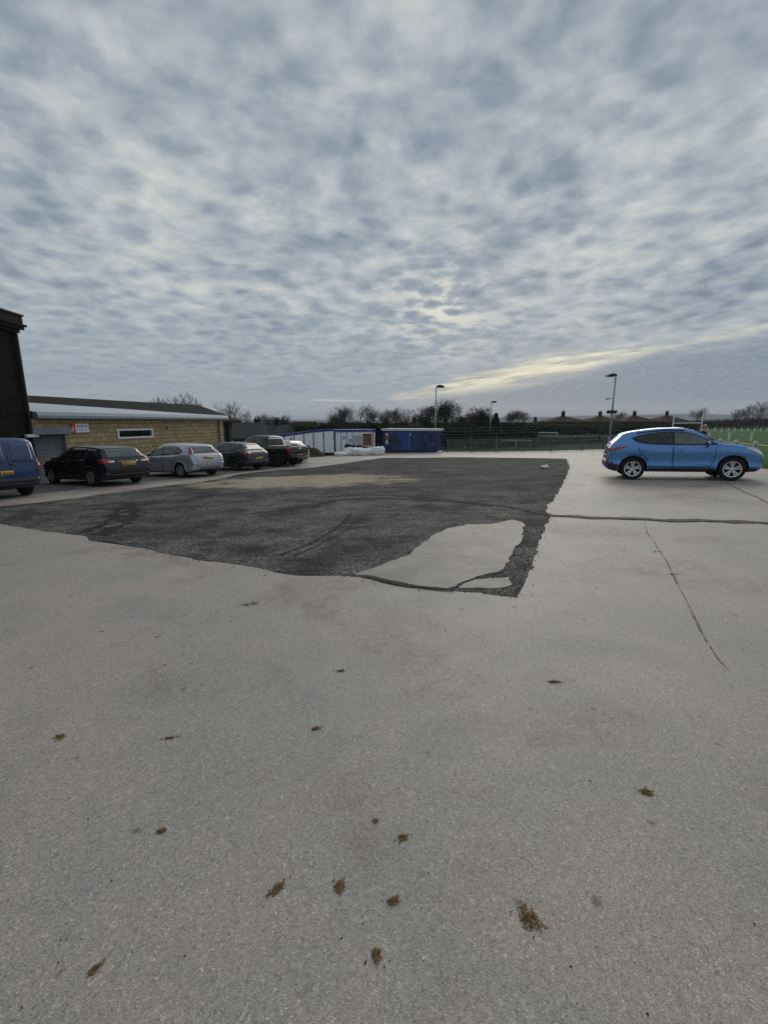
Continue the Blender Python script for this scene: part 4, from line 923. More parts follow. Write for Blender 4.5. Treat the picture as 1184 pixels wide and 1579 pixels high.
VAN['extra'] = [('blank_window', [('b', [(-.10, 1.08), (-.66, 1.08), (-.62, 1.62), (-.10, 1.62)])], VAN['paint'], .014), ('rear_handle', [('b', [(-.16, .98), (-.03, .98), (-.03, 1.03), (-.16, 1.03)])], M['black'], .03)]
c = build_car('panel_van', 'dark blue panel van cut off by the left edge of the photo', 'van', VAN, LOTG)
vr = G(43.0, 763.0).to_2d(); vh = Vector((-.93, .37)).normalized(); vl = Vector((-vh.y, vh.x))
put_car(c, vr + vl * .80, vh, VAN)
# ================================================================== HOARDING, CABIN, CONTAINER
def quad_box(mb, a, b, z0a, z1a, z0b, z1b, th=.05):
    """upright panel between plan points a and b with its own heights at each end"""
    a = Vector(a); b = Vector(b); d = (b - a).normalized(); n = Vector((-d.y, d.x)) * th
    vs = [(a.x, a.y, z0a), (b.x, b.y, z0b), (b.x, b.y, z1b), (a.x, a.y, z1a)]
    vs += [(x + n.x, y + n.y, z) for x, y, z in vs]
    mb.add(vs, [(0, 1, 2, 3), (7, 6, 5, 4), (0, 4, 5, 1), (1, 5, 6, 2), (2, 6, 7, 3), (3, 7, 4, 0)])
hb_px = [(400, 673.2, 33.0), (419, 671.6, 34.6), (438.4, 670.4, 36.3), (453.6, 668.4, 37.7), (468.5, 666.3, 39.0), (483.2, 664.3, 40.1), (498.9, 663.0, 41.0), (515.3, 661.8, 41.8)]
hp = [at(u, v, Y) for u, v, Y in hb_px]
white_panel = mat('white_hoarding', (.82, .84, .87), .5, var=.07, vscale=1.2)
hoard = empty('site_hoarding', (hp[0].x, hp[0].y, zg(hp[0].x, hp[0].y)), 0, 'long white hoarding with blue posts and blue top rail behind the parked cars', 'hoarding')
o0 = Vector(hoard.location)
def rel(p): return p - o0
for i in range(len(hp) - 1):
    a, b = rel(hp[i]), rel(hp[i + 1]); za = zg(hp[i].x, hp[i].y) - o0.z; zb2 = zg(hp[i + 1].x, hp[i + 1].y) - o0.z
    m_ = MB(); quad_box(m_, a.to_2d(), b.to_2d(), za - .05, a.z - .14, zb2 - .05, b.z - .14); m_.build('panel', white_panel, hoard)
    m_ = MB(); quad_box(m_, a.to_2d() - Vector((0, .05)), b.to_2d() - Vector((0, .05)), a.z - .139, a.z + .06, b.z - .139, b.z + .06, .16); m_.build('top_rail', M['bluepaint'], hoard)
    m_ = MB(); m_.box(b.x - .028, b.x + .028, b.y - .09, b.y - .005, zb2 - .05, b.z - .14); m_.build('post', M['bluepaint'], hoard)
# red warning sign and the small notices on the hoarding
sgp = at(448, 679, 37.05)
ws = empty('warning_sign', (sgp.x, sgp.y - .03, sgp.z), math.atan2((hp[3] - hp[2]).y, (hp[3] - hp[2]).x), 'red and white warning sign fixed to the white hoarding above the pickup', 'sign')
redm = mat('warning_red', (.42, .02, .03), .5)
m_ = MB(); m_.box(-.24, .24, -.10, -.08, -.28, .02); m_.build('red_plate', redm, ws)
m_ = MB(); m_.prism([(-.15, .03), (.15, .03), (0, .34)], -.10, -.08, 'y'); m_.build('triangle', redm, ws)
m_ = MB(); m_.box(-.13, -.04, -.106, -.101, -.20, -.05); m_.box(.03, .12, -.106, -.101, -.20, -.05); m_.build('pictograms', M['offwhite'], ws)
# portable cabin closing the hoarding
ca = at(516.4, 700, 41.85); cb = at(578.5, 700, 43.4); cd = (cb - ca).to_2d().normalized(); cL = (cb - ca).to_2d().length
CO = (ca.x, ca.y, zg(ca.x, ca.y)); cab = empty('site_cabin', CO, math.atan2(cd.y, cd.x), 'white panelled site cabin with blue trim and an open brown doorway', 'cabin')
def C_(u, v): return on_plane(u, v, CO, cd)
ch = C_(545, 665.5)[1]; dz0 = .32
d0, d1 = C_(559.3, 680)[0], C_(573.0, 680)[0]; dt = C_(566, 669)[1]; db = C_(566, 694.5)[1]
wallmesh(0, cL, .06, ch, 0, .10, [(d0, d1, db, dt)]).build('front_wall', white_panel, cab)
m_ = MB(); m_.box(cL - .1, cL, .10, 2.3, .06, ch); m_.box(0, .1, .10, 2.3, .06, ch); m_.box(.1, cL - .1, 2.2, 2.3, .06, ch); m_.box(.1, cL - .1, .1, 2.2, .06, .12); m_.build('shell', white_panel, cab)
m_ = MB(); m_.box(-.08, cL + .08, -.10, 2.4, ch, ch + .20); m_.build('roof_edge', M['bluepaint'], cab)
for u in (516.5, 526, 534.7, 543.5, 575.3):
    x = C_(u, 680)[0]; wd_ = .05 if u < 520 else .018
    m_ = MB(); m_.box(x - wd_, x + wd_, -.035, -.002, .06, ch - .002); m_.build('post', M['bluepaint'], cab)
m_ = MB(); x0 = C_(545.5, 680)[0]; x1 = C_(557.5, 680)[0]; z1 = C_(551, 671)[1]; z0 = C_(551, 697)[1]; m_.box(x0, x1, -.03, -.002, z0, z1); m_.build('door', mat('pale_door', (.42, .47, .52), .5, var=.1), cab)
m_ = MB(); m_.box(d0 + .01, d1 - .01, .05, .09, db, dt - .10); dr = m_.build('plywood_door', M['wood'], cab)
m_ = MB(); m_.box(d0 - .08, d0, -.02, .09, db, dt); m_.box(d1, d1 + .08, -.02, .09, db, dt); m_.build('door_frame', M['offwhite'], cab)
for u, v in ((530.5, 674.8), (540, 679)):
    x, z = C_(u, v); m_ = MB(); m_.box(x - .14, x + .14, -.03, -.004, z - .17, z + .17); nt = m_.build('notice', mat('pale_notice', (.45, .55, .75), .5), cab)
    m_ = MB(); m_.box(x - .10, x + .10, -.034, -.031, z - .05, z + .10); m_.build('blue_print', mat('notice_blue', (.12, .24, .55), .5), nt)
# blue container with a pale lid roof
k0 = at(590, 698.2, 42.3); k1 = at(672.3, 697.6, 40.55)
kd = (k1 - k0).to_2d().normalized(); kL = (k1 - k0).to_2d().length; KO = (k0.x, k0.y, zg(k0.x, k0.y))
con = empty('storage_container', KO, math.atan2(kd.y, kd.x), 'blue corrugated storage container with pale flat roof beside the site cabin', 'container')
kz0 = .22; kh = on_plane(672, 664.5, KO, kd)[1]; kt = .19
cm_ = mat('container_blue', (.018, .042, .130), .55, var=.75, vscale=1.4); rust = mat('rusty_brown', (.07, .028, .022), .85, var=.4, vscale=2)
def corr(mb, a, b, y, z0, z1, pitch=.26, dep=.035):
    pts = []; x = a
    while x < b - pitch * .5: pts += [(x, y), (x + pitch * .35, y), (x + pitch * .5, y + dep), (x + pitch * .85, y + dep)]; x += pitch
    pts.append((b, y))
    k = len(pts); mb.add([(p[0], p[1], z0) for p in pts] + [(p[0], p[1], z1) for p in pts], [(i, i + 1, k + i + 1, k + i) for i in range(k - 1)])
dpx = [C2 for C2 in (on_plane(617, 680, KO, kd)[0], on_plane(633, 680, KO, kd)[0])]
m_ = MB(); corr(m_, .1, dpx[0], .03, kz0 + .1, kh - .02); corr(m_, dpx[1], kL - .1, .03, kz0 + .1, kh - .02)
m_.build('front_panels', cm_, con)
m_ = MB(); m_.box(dpx[0], dpx[1], .02, .05, kz0 + .1, kh - .02); dd = m_.build('door', mat('brighter_blue', (.012, .055, .23), .45, var=.3, vscale=1.5), con)
m_ = MB(); m_.path([(dpx[1] - .1, -.005, kz0 + .15), (dpx[1] - .1, -.005, kh - .1)], .02, 6); m_.build('lock_bar', M['galv'], dd)
m_ = MB(); m_.box(0, kL, 0, .12, kz0, kz0 + .1); m_.box(0, .1, 0, .12, kz0 + .1, kh); m_.box(kL - .1, kL, 0, .12, kz0 + .1, kh); m_.box(0.1, kL - .1, 0, .12, kh - .02, kh)
m_.box(kL - .1, kL, 2.2, 2.3, kz0 + .1, kh); m_.box(kL - .1, kL, .12, 2.3, kz0, kz0 + .1); m_.box(0, .1, .12, 2.3, kz0, kh); m_.box(.1, kL - .1, 2.2, 2.3, kz0, kh)
m_.build('frame', mat('frame_navy', (.010, .022, .09), .5, var=.3), con)
m_ = MB(); mm = MB(); corr(mm, .12, 2.2, 0, kz0 + .1, kh - .01); m_.add([(kL - .02 - y, x, z) for x, y, z in mm.v], mm.f); m_.build('end_panels', cm_, con)
m_ = MB(); m_.box(-.12, kL + .14, -.14, 2.45, kh + .002, kh + kt); m_.build('roof', mat('pale_flat_roof', (.52, .54, .55), .6, var=.12), con)
m_ = MB(); m_.box(.05, kL - .05, .03, 2.2, -.1, kz0 - .002); m_.build('base', rust, con)
x_, z_ = on_plane(594.5, 672.5, KO, kd); x2 = on_plane(598.5, 680, KO, kd)[0]
m_ = MB(); m_.box(x_, x2, -.02, -.004, on_plane(596, 684.5, KO, kd)[1], on_plane(596, 668, KO, kd)[1]); cs = m_.build('safety_notice', M['offwhite'], con)
m_ = MB(); m_.box(x_ + .02, x2 - .02, -.024, -.021, on_plane(596, 679, KO, kd)[1], on_plane(596, 671, KO, kd)[1]); m_.build('red_print', redm, cs)
x_, z_ = on_plane(632.5, 669.5, KO, kd); m_ = MB(); m_.box(x_ - .05, x_ + .05, -.03, -.004, z_ - .12, z_ + .12); m_.build('white_tag', M['offwhite'], con)
# soil heap
def heap(name, c, rx, ry, h, label, cat, material, seed):
    mb = MB(); N = 22; vs = []
    for j in range(N + 1):
        for i in range(N + 1):
            a = i / N * 2 - 1; b = j / N * 2 - 1; d = math.hypot(a, b); q = Vector((a * 2.2, b * 2.2, seed))
            z = h * max(0, 1 - d * (1 + .25 * noise.noise(q))) ** .8 * (1 + .35 * noise.noise(q * 2.3)) if d < 1 else 0
            x = a * rx; y = b * ry; vs.append((x, y, zg(c.x + x, c.y + y) - c.z + z - .03))
    mb.add(vs, [(j * (N + 1) + i, j * (N + 1) + i + 1, (j + 1) * (N + 1) + i + 1, (j + 1) * (N + 1) + i) for j in range(N) for i in range(N)])
    o = mb.build(name, material, smooth=True, fix=False); o.location = c; return tag(o, label, cat)
hc = G(477, 704.0); heap('soil_heap', hc, 1.5, 1.1, 1.0, 'heap of dark brown soil in front of the white hoarding past the pickup', 'soil heap', M['soil'], 3)
# builders' bags
bagw = mat('woven_bag', (.78, .80, .82), .75, var=.12, vscale=6, bump=.6, bscale=14); bagb = mat('black_sack', (.012, .012, .013), .35, bump=.6, bscale=10)
def bag(c, rx, ry, h, seed, material, nm, label, group, cat='bag', slump=.18):
    bm = bmesh.new(); bmesh.ops.create_cube(bm, size=2); bmesh.ops.subdivide_edges(bm, edges=bm.edges, cuts=5, use_grid_fill=True)
    for v_ in bm.verts:
        p = v_.co.copy(); q = p.normalized() * 1.25; p = p.lerp(q, .55 if p.z < .5 else .4)
        k = 1 + slump * noise.noise(p * 1.6 + Vector((seed, 0, 0))) + .06 * noise.noise(p * 5 + Vector((0, seed, 0)))
        if p.z > .3: p.z += .35 * noise.noise(Vector((p.x * 2, p.y * 2, seed)))
        v_.co = Vector((p.x * rx * k, p.y * ry * k, max(0.0, (p.z + 1) * .5 * h * k)))
    me = bpy.data.meshes.new(nm); bm.to_mesh(me); bm.free(); me.materials.append(material); me.shade_smooth()
    o = bpy.data.objects.new(nm, me); COL.objects.link(o); o.location = c; o.rotation_euler = (0, 0, seed * .7); return tag(o, label, cat, group)
BG = "builders' bags heaped by the cabin"
for i, (u, v, rx, h, lab) in enumerate([(527, 703, .52, .32, 'low flat white bag at the left end of the bag heap'), (540.5, 702, .42, .62, 'white builders bag second from the left, under the black sacks'),
        (550.5, 702, .42, .58, 'white builders bag left of the pale cabin door, with a black sack behind'), (561, 702, .42, .50, 'squat white builders bag in front of the pale cabin door'),
        (570.5, 701.5, .44, .58, 'white builders bag in front of the brown doorway'), (584, 701.5, .40, .66, 'white builders bag at the right end of the heap beside the blue container')]):
    bag(G(u, v), rx, .42, h, i + 1, bagw, 'builders_bag', lab, BG)
for i, (u, v, z, r_, lab) in enumerate([(537, 700.8, .58, .34, 'black sack on top of the white bags at the left'), (545, 700.6, .50, .3, 'black sack slumped between two white bags'), (552.5, 700.2, .48, .3, 'black sack leaning near the pale cabin door'), (564, 701.3, .40, .24, 'small black sack among the white bags before the brown doorway')]):
    p = G(u, v); p.z += z; bag(p, r_, .28, .36, i + 11, bagb, 'black_sack', lab, 'black sacks among the white bags', 'sack')
p = G(578, 700.5); lb = MB(); lb.box(-.3, .3, -.02, .02, 0, .9); lbo = lb.build('white_board', M['white']); lbo.location = p; lbo.rotation_euler = (R(-24), R(-48), .2); tag(lbo, 'white board leaning over the bags at the cabin corner', 'board')
for u, v, lab in ((679, 697.3, 'white rag lying at the right foot of the blue container'), (840, 722, 'small white scrap lying on the far right of the dark tarmac')):
    bag(G(u, v), .26 if u < 800 else .12, .16, .12, u, bagw, 'litter', lab, None, 'litter', .5)
# kerb-like low timber in front of hoarding
p = G(508, 702.5); lb = MB(); lb.box(-1.3, 1.1, -.12, .12, -.05, .26); o = lb.build('timber_baulk', mat('dark_timber', (.018, .022, .035), .8)); o.location = p; tag(o, 'dark timber baulk lying at the foot of the white hoarding', 'timber')
# ================================================================== COURT FENCES
pal = empty('palisade_fence', fence_pts[0], 0, 'low grey steel palisade fence along the far edge of the yard', 'fence')
pm = mat('palisade_steel', (.12, .14, .13), .55, .4, var=.25, vscale=2)
line = fence_pts + [fe + fdir * 3.0]
def tz(p): return Vector((p.x, p.y, zg(p.x, p.y)))
H_P = 1.08
for i in range(len(line) - 1):
    a, b = tz(line[i]), tz(line[i + 1]); L_ = (b - a).length; nb = max(1, round(L_ / 2.6))
    for k in range(nb):
        p, q = a.lerp(b, k / nb), a.lerp(b, (k + 1) / nb); d = (q - p); dl = d.length; d = d / dl; rp = p - fence_pts[0]
        m_ = MB()
        n = int(dl / .15)
        for j in range(1, n):
            c0 = rp + d * (dl * j / n)
            x, y, z = c0; ang = Matrix.Translation(c0) @ Matrix.Rotation(math.atan2(d.y, d.x), 4, 'Z')
            prof = [(-.032, 0), (-.032, H_P), (0, H_P + .06), (.032, H_P), (.032, 0)]
            vs = [ang @ Vector((s_, -.012, t_ + .06)) for s_, t_ in prof] + [ang @ Vector((s_, .0, t_ + .06)) for s_, t_ in prof]
            m_.add(vs, [(4, 3, 2, 1, 0), (5, 6, 7, 8, 9), (0, 1, 6, 5), (3, 4, 9, 8), (1, 2, 7, 6), (2, 3, 8, 7)])
        for zz in (.25, .85): m_.path([rp + Vector((0, 0.03, zz)), rp + d * dl + Vector((0, .03, zz))], .022, 4)
        m_.build('palisade_panel', pm, pal)
        m_ = MB(); m_.box(rp.x - .05, rp.x + .05, rp.y + .005, rp.y + .1, rp.z - .3, rp.z + H_P + .1); m_.build('post', pm, pal)
# tall green mesh fence behind it
def mesh_fence(name, pts, H, label, sp=.22, mtl=None, wire=.008):
    o = empty(name, pts[0], 0, label, 'fence'); mtl = mtl or M['fence_green']
    for i in range(len(pts) - 1):
        a, b = pts[i], pts[i + 1]; L_ = (b - a).length; nb = max(1, round(L_ / 3.0))
        for k in range(nb):
            p, q = tz(a.lerp(b, k / nb)), tz(a.lerp(b, (k + 1) / nb)); rp, rq = p - pts[0], q - pts[0]; m_ = MB(); d = (rq - rp)
            n = int(d.length / sp)
            for j in range(n): m_.tube(rp + d * ((j + .5) / n), rp + d * ((j + .5) / n) + Vector((0, 0, H)), wire, wire, 3, False)
            for j in range(int(H / .3) + 1): m_.tube(rp + Vector((0, 0, .05 + j * .3)), rq + Vector((0, 0, .05 + j * .3)), wire, wire, 3, False)
            m_.build('mesh_panel', mtl, o)
            m_ = MB(); m_.box(rp.x - .04, rp.x + .04, rp.y - .04, rp.y + .04, rp.z - .2, rp.z + H + .1); m_.build('post', mtl, o)
    return o
mesh_fence('mesh_fence', [tz(at(680, 690, 44.5)), tz(at(772, 690, 45)), tz(at(826, 690, 46))], 2.35, 'tall dark green mesh fence behind the palisade, right of the blue container', .14, None, .012)
mesh_fence('mesh_fence', [tz(at(826, 690, 48)), tz(at(935, 690, 46))], 1.15, 'lower mesh fence behind the palisade in front of the football goal', .16, None, .01)
mesh_fence('mesh_fence', [tz(at(930, 690, 39.5)), tz(at(955, 690, 39.0))], 2.1, 'short tall run of green mesh behind the right lamp post', .10, None, .012)
mesh_fence('mesh_fence', [tz(at(640, 690, 78)), tz(at(780, 690, 80)), tz(at(950, 690, 74))], 2.6, 'far green mesh fence on the other side of the court', .3, None, .012)
# court surface
sheet('court', [(-9, 48.6), (1, 47.6), (6, 47.2), (fence_pts[0].x, fence_pts[0].y + .9), (fence_pts[1].x, fence_pts[1].y + .9), (fence_pts[2].x, fence_pts[2].y + .9), (fe.x, fe.y + .9), (21.5, 38), (24.5, 44), (40, 84), (34, 95), (-8, 95), (-14, 60)], mat('court_tarmac', (.014, .018, .013), .95, var=.2, vscale=.5), .004, cell=3)
# football goal
def goal(u0, u1, v_top, Y, label, name='football_goal'):
    a, b = at(u0, v_top, Y), at(u1, v_top, Y); z = zg(a.x, Y); o = empty(name, (a.x, Y, z), 0, label, 'goal'); W_ = b.x - a.x; h = a.z - z
    r_ = .05
    m_ = MB(); m_.path([(0, 0, 0), (0, 0, h)], r_, 8); m_.build('upright', M['offwhite'], o)
    m_ = MB(); m_.path([(W_, 0, 0), (W_, 0, h)], r_, 8); m_.build('upright', M['offwhite'], o)
    m_ = MB(); m_.path([(-r_, 0, h), (W_ + r_, 0, h)], r_, 8); m_.build('crossbar', M['offwhite'], o)
    m_ = MB(); m_.path([(0, 0, h), (0, .9, .05), (W_, .9, .05), (W_, 0, h)], .025, 6); m_.build('rear_frame', M['offwhite'], o)
    m_ = MB()
    for k in range(13): m_.tube((W_ * k / 12, .02, h), (W_ * k / 12, .9, .05), .006, .006, 3, False)
    for k in range(6): m_.tube((0, .9 * k / 6, h - (h - .05) * k / 6), (W_, .9 * k / 6, h - (h - .05) * k / 6), .006, .006, 3, False)
    m_.build('net', M['offwhite'], o)
goal(828, 859.5, 667, 60, 'white football goal on the court behind the palisade fence')
a, b = at(772, 678.2, 47.5), at(820, 678.2, 47.5); o = empty('barrier_rail', (a.x, a.y, zg(a.x, a.y)), 0, 'white barrier rail behind the palisade left of the football goal', 'barrier'); hh_ = a.z - zg(a.x, a.y)
m_ = MB(); m_.box(0, b.x - a.x, -.02, .02, hh_ - .10, hh_ + .02); m_.build('rail', M['offwhite'], o)
for x in (.1, (b.x - a.x) / 2, b.x - a.x - .1): m_ = MB(); m_.box(x - .03, x + .03, .022, .08, -.1, hh_); m_.build('post', M['galv'], o)
# ================================================================== LAMP POSTS
def lamp(u, v_top, Y, side, label, extras=False, r_=.085, hs=1.0):
    t = at(u, v_top, Y); z = zg(t.x, Y); h = t.z - z; o = empty('lamp_post', (t.x, Y, z), 0, label, 'lamp post', 'lamp posts round the court')
    m_ = MB(); m_.path([(0, 0, -.1), (0, 0, 1.1)], r_ * 1.35, 10); m_.build('base_sleeve', M['galv'], o, smooth=True)
    m_ = MB(); m_.path([(0, 0, 1.1), (0, 0, h)], [r_, r_ * .6], 10); m_.build('pole', M['galv'], o, smooth=True)
    s = side
    m_ = MB(); m_.path([(0, 0, h - .05), (0, 0, h + .12), (s * .12 * hs, 0, h + .16)], .04, 8); m_.build('bracket', M['black'], o)
    m_ = MB(); prof = [(-.05, .05), (.05, .20), (.30, .26), (.62, .20), (.80, .10), (.78, .04), (.30, .02)]
    m_.prism([(s * a * hs, h + .02 + b * hs) for a, b in prof], -.20, .20, 'y'); ln = m_.build('lamp_head', M['black'], o)
    m_ = MB(); m_.box(min(s * .2 * hs, s * .7 * hs), max(s * .2 * hs, s * .7 * hs), -.16, .16, h + .01, h + .03); m_.build('lens', M['glass_lightened'], ln)
    if extras:
        m_ = MB(); m_.box(-.42, .05, -.03, .03, h * .70, h * .70 + .05); m_.box(-.62, -.38, -.08, .08, h * .70 - .04, h * .70 + .08); m_.build('sensor', M['galv'], o)
        m_ = MB(); m_.box(-.36, .30, -.1, .1, h * .50, h * .50 + .28); m_.tube((-.36, 0, h * .5 + .14), (-.46, 0, h * .5 + .14), .16, .10, 8); m_.tube((.30, 0, h * .5 + .16), (.36, 0, h * .5 + .2), .1, .12, 8); m_.build('speaker_cluster', M['black'], o)  # black speaker cluster partway up the pole, gives no light
lamp(672.5, 598, 43.8, 1, 'lamp post standing behind the blue container with its head pointing right')
lamp(757.5, 621, 66, 1, 'farthest and smallest lamp post, beside the dark conifer')
lamp(949.3, 581, 38.6, -1, 'tallest lamp post at the right with black head and speaker cluster', True, .10)
# ================================================================== RUGBY FIELD
rp_ = [at(1039.5, 639.5, 83), at(1084.8, 634, 82)]; bl = at(1040, 652.5, 83); RP = .11
z0 = zg(rp_[0].x, 83); rg = empty('rugby_posts', (rp_[0].x, 83, z0), 0, 'white rugby goal posts on the playing field beyond the blue SUV', 'rugby posts')
dxr = rp_[1].x - rp_[0].x
m_ = MB(); m_.path([(0, 0, 0), (0, 0, rp_[0].z - z0)], RP, 8); m_.build('upright', M['white'], rg)
m_ = MB(); m_.path([(dxr, -1, 0), (dxr, -1, rp_[1].z - z0)], RP, 8); m_.build('upright', M['white'], rg)
m_ = MB(); m_.path([(0, 0, bl.z - z0), (dxr, -1, bl.z - z0 + .05)], .09, 8); m_.build('crossbar', M['white'], rg)
for i, u in enumerate([1058.5, 1069, 1080, 1090.5, 1101.7, 1112, 1122.5, 1133, 1143, 1153, 1163, 1172.6, 1182, 1192]):
    p = at(u, 664, 106); m_ = MB(); m_.box(-.11, .11, -.06, .06, -.1, .78); m_.prism([(-.11, .78), (.11, .78), (0, .86)], -.06, .06, 'y')
    o = m_.build('field_post', M['white']); o.location = (p.x, 106, zg(p.x, 106))
    tag(o, 'small white post in the far row across the playing field', 'post', 'far row of white posts across the field')
for i, (u, Y, lean, lab) in enumerate([(1092.5, 60, .12, 'leaning white post on the grass beside the person'), (1124, 56, 0, 'white post on the grass between the two rows of posts, left of its twin'), (1158.5, 55, 0, 'white post on the grass above the rightmost concrete fence post')]):
    p = at(u, 672, Y); m_ = MB(); m_.box(-.09, .09, -.05, .05, -.1, 1.0); o = m_.build('field_post', M['white']); o.location = (p.x, Y, zg(p.x, Y)); o.rotation_euler = (0, lean, 0); tag(o, lab, 'post', 'white posts standing out on the grass')
# concrete posts and pipe rail beside the SUV
cpm = mat('painted_concrete', (.50, .50, .48), .8, var=.2, vscale=6)
cps = [(1111.4, 676.0, 23.6), (1136, 678, 21.6), (1165.5, 680, 19.6), (1199, 683, 17.6)]
labs = ['white concrete fence post just beyond the bonnet of the SUV, left of three', 'white concrete fence post with a round hole, middle one by the SUV bonnet', 'white concrete fence post nearest the nose of the blue SUV', 'white concrete fence post outside the right edge']
cpp = []
for (u, v, Y), lab in zip(cps, labs):
    p = at(u, v, Y); z = zg(p.x, Y); h = p.z - z; cpp.append((p.x, Y, z, h))
    if u > 1190: continue
    w_ = .13; yh = .055
    prof = [(-w_, -.1), (w_, -.1), (w_, h - .10), (w_ * .7, h - .03), (0, h), (-w_ * .7, h - .03), (-w_, h - .10)]
    m_ = MB(); m_.prism(prof, -yh, yh, 'y'); o = m_.build('fence_post', cpm); o.location = (p.x, Y, z); o.rotation_euler = (0, 0, .3)
    tag(o, lab, 'fence post', 'concrete posts along the edge of the field')
    m_ = MB(); m_.lathe([(.001, -yh - .004), (.05, -yh - .004), (.055, -yh + .01)], 14, 'y', (0, 0, h - .17)); m_.build('rail_hole', M['black'], o)
m_ = MB(); pts = [at(1094, 677.5, 25.6)] + [Vector((x, Y - .07, z + h - .16)) for x, Y, z, h in cpp]
pts[0].z = zg(pts[0].x, pts[0].y) + .8
m_.path(pts, .022, 8); o = m_.build('pipe_rail', mat('yellow_rail', (.50, .42, .20), .6)); tag(o, 'thin yellow pipe rail running through the white concrete posts', 'rail')
# ================================================================== PERSON
def skin_mesh(name, verts, edges, radii, m, parent, levels=1):
    me = bpy.data.meshes.new(name); me.from_pydata(verts, edges, []); o = bpy.data.objects.new(name, me); COL.objects.link(o)
    md = o.modifiers.new('s', 'SKIN'); sv = me.skin_vertices[0].data
    for i, r_ in enumerate(radii): sv[i].radius = r_ if isinstance(r_, tuple) else (r_, r_)
    sv[0].use_root = True; md.use_smooth_shade = True
    o.modifiers.new('ss', 'SUBSURF').levels = levels; o.modifiers['ss'].render_levels = levels
    dg = bpy.context.evaluated_depsgraph_get(); me2 = bpy.data.meshes.new_from_object(o.evaluated_get(dg)); o.modifiers.clear(); o.data = me2; me2.materials.clear()
    for q in (m if isinstance(m, list) else [m]): me2.materials.append(q)
    me2.shade_smooth(); o.parent = parent; return o
pp = at(1083.5, 668, 23.5); pz = zg(pp.x, 23.5)
skin = mat('skin', (.42, .24, .17), .6); navy = mat('navy_jacket', (.018, .022, .035), .85, var=.3, vscale=8)
per = empty('person', (pp.x, 23.5, pz), R(215), 'person in a dark jacket with short grey hair standing beyond the blue SUV', 'person')
V_ = [(0, 0, .95), (0, 0, 1.10), (0, .02, 1.30), (0, .03, 1.44), (0, .05, 1.53), (0, .07, 1.60), (0, .085, 1.68), (0, .08, 1.75),
      (-.10, 0, .90), (-.12, .02, .50), (-.12, 0, .09), (-.13, .13, .04), (.10, 0, .90), (.12, .02, .50), (.13, 0, .09), (.14, .13, .04),
      (-.18, .03, 1.42), (-.25, .02, 1.16), (-.20, .20, 1.02), (-.17, .28, 1.00), (.18, .03, 1.42), (.26, .0, 1.16), (.24, .16, .96), (.22, .24, .92)]
Rr_ = [(.16, .11), (.15, .10), (.17, .11), (.12, .085), (.055, .055), (.075, .085), (.078, .095), (.055, .065), .095, .062, .045, .040, .095, .062, .045, .04, .065, .048, .036, (.04, .02), .065, .048, .036, (.04, .02)]
E_ = [(0, 1), (1, 2), (2, 3), (3, 4), (4, 5), (5, 6), (6, 7), (0, 8), (8, 9), (9, 10), (10, 11), (0, 12), (12, 13), (13, 14), (14, 15), (3, 16), (16, 17), (17, 18), (18, 19), (3, 20), (20, 21), (21, 22), (22, 23)]
for hx, base, sgn in ((19, V_[19], -1), (23, V_[23], 1)):
    for k, (ox, ln_) in enumerate(((-.03, .07), (-.01, .08), (.01, .078), (.03, .065))):
        i0 = len(V_); V_ += [(base[0] + ox, base[1] + .05, base[2] - .005), (base[0] + ox, base[1] + .05 + ln_ * .6, base[2] - .02), (base[0] + ox, base[1] + .05 + ln_ * .8, base[2] - .05)]
        Rr_ += [.010, .009, .008]; E_ += [(hx, i0), (i0, i0 + 1), (i0 + 1, i0 + 2)]
    i0 = len(V_); V_ += [(base[0] - sgn * .045, base[1] + .02, base[2] - .01), (base[0] - sgn * .05, base[1] + .06, base[2] - .03)]; Rr_ += [.011, .009]; E_ += [(hx, i0), (i0, i0 + 1)]
bo = skin_mesh('body', V_, E_, Rr_, skin, per, 1)
jk = skin_mesh('jacket', [V_[0], V_[1], V_[2], V_[3], V_[16], V_[17], V_[18], V_[20], V_[21], V_[22]], [(0, 1), (1, 2), (2, 3), (3, 4), (4, 5), (5, 6), (3, 7), (7, 8), (8, 9)],
               [(.19, .14), (.18, .13), (.20, .135), (.13, .10), .082, .066, .052, .082, .066, .052], navy, per)
skin_mesh('trousers', [V_[0], V_[8], V_[9], V_[10], V_[12], V_[13], V_[14]], [(0, 1), (1, 2), (2, 3), (0, 4), (4, 5), (5, 6)], [(.17, .12), .11, .078, .066, .11, .078, .066], mat('dark_trousers', (.02, .02, .022), .9), per)
m_ = MB(); m_.ico((0, .065, 1.715), .098, 3, .1, 4, (.9, 1.05, .85)); hv = [i for i, v_ in enumerate(m_.v) if v_[2] > 1.70 - (v_[1] - .065) * -.5]
hs = set(hv); m_.f = [f for f in m_.f if all(i in hs for i in f)]; m_.mi = [0] * len(m_.f); m_.build('hair', mat('grey_hair', (.42, .41, .40), .9), per, smooth=True)
m_ = MB(); m_.ico((0, .185, 1.665), .018, 1, sc=(.8, 1.2, 1.3)); m_.build('nose', skin, per, smooth=True)
m_ = MB(); [m_.ico((s * .032, .165, 1.69), .011, 1) for s in (-1, 1)]; m_.build('eyes', M['black'], per, smooth=True)
m_ = MB(); m_.box(-.025, .025, .165, .175, 1.622, 1.630); m_.build('mouth', mat('lips', (.3, .12, .1), .6), per)
m_ = MB(); [m_.ico((s * .085, .08, 1.675), .026, 1, sc=(.4, .8, 1.2)) for s in (-1, 1)]; m_.build('ears', skin, per, smooth=True)
m_ = MB(); [m_.ico((s * .13, .07, .05), .06, 2, sc=(.8, 2.3, .8)) for s in (-1, 1)]; m_.build('shoes', M['black'], per, smooth=True)
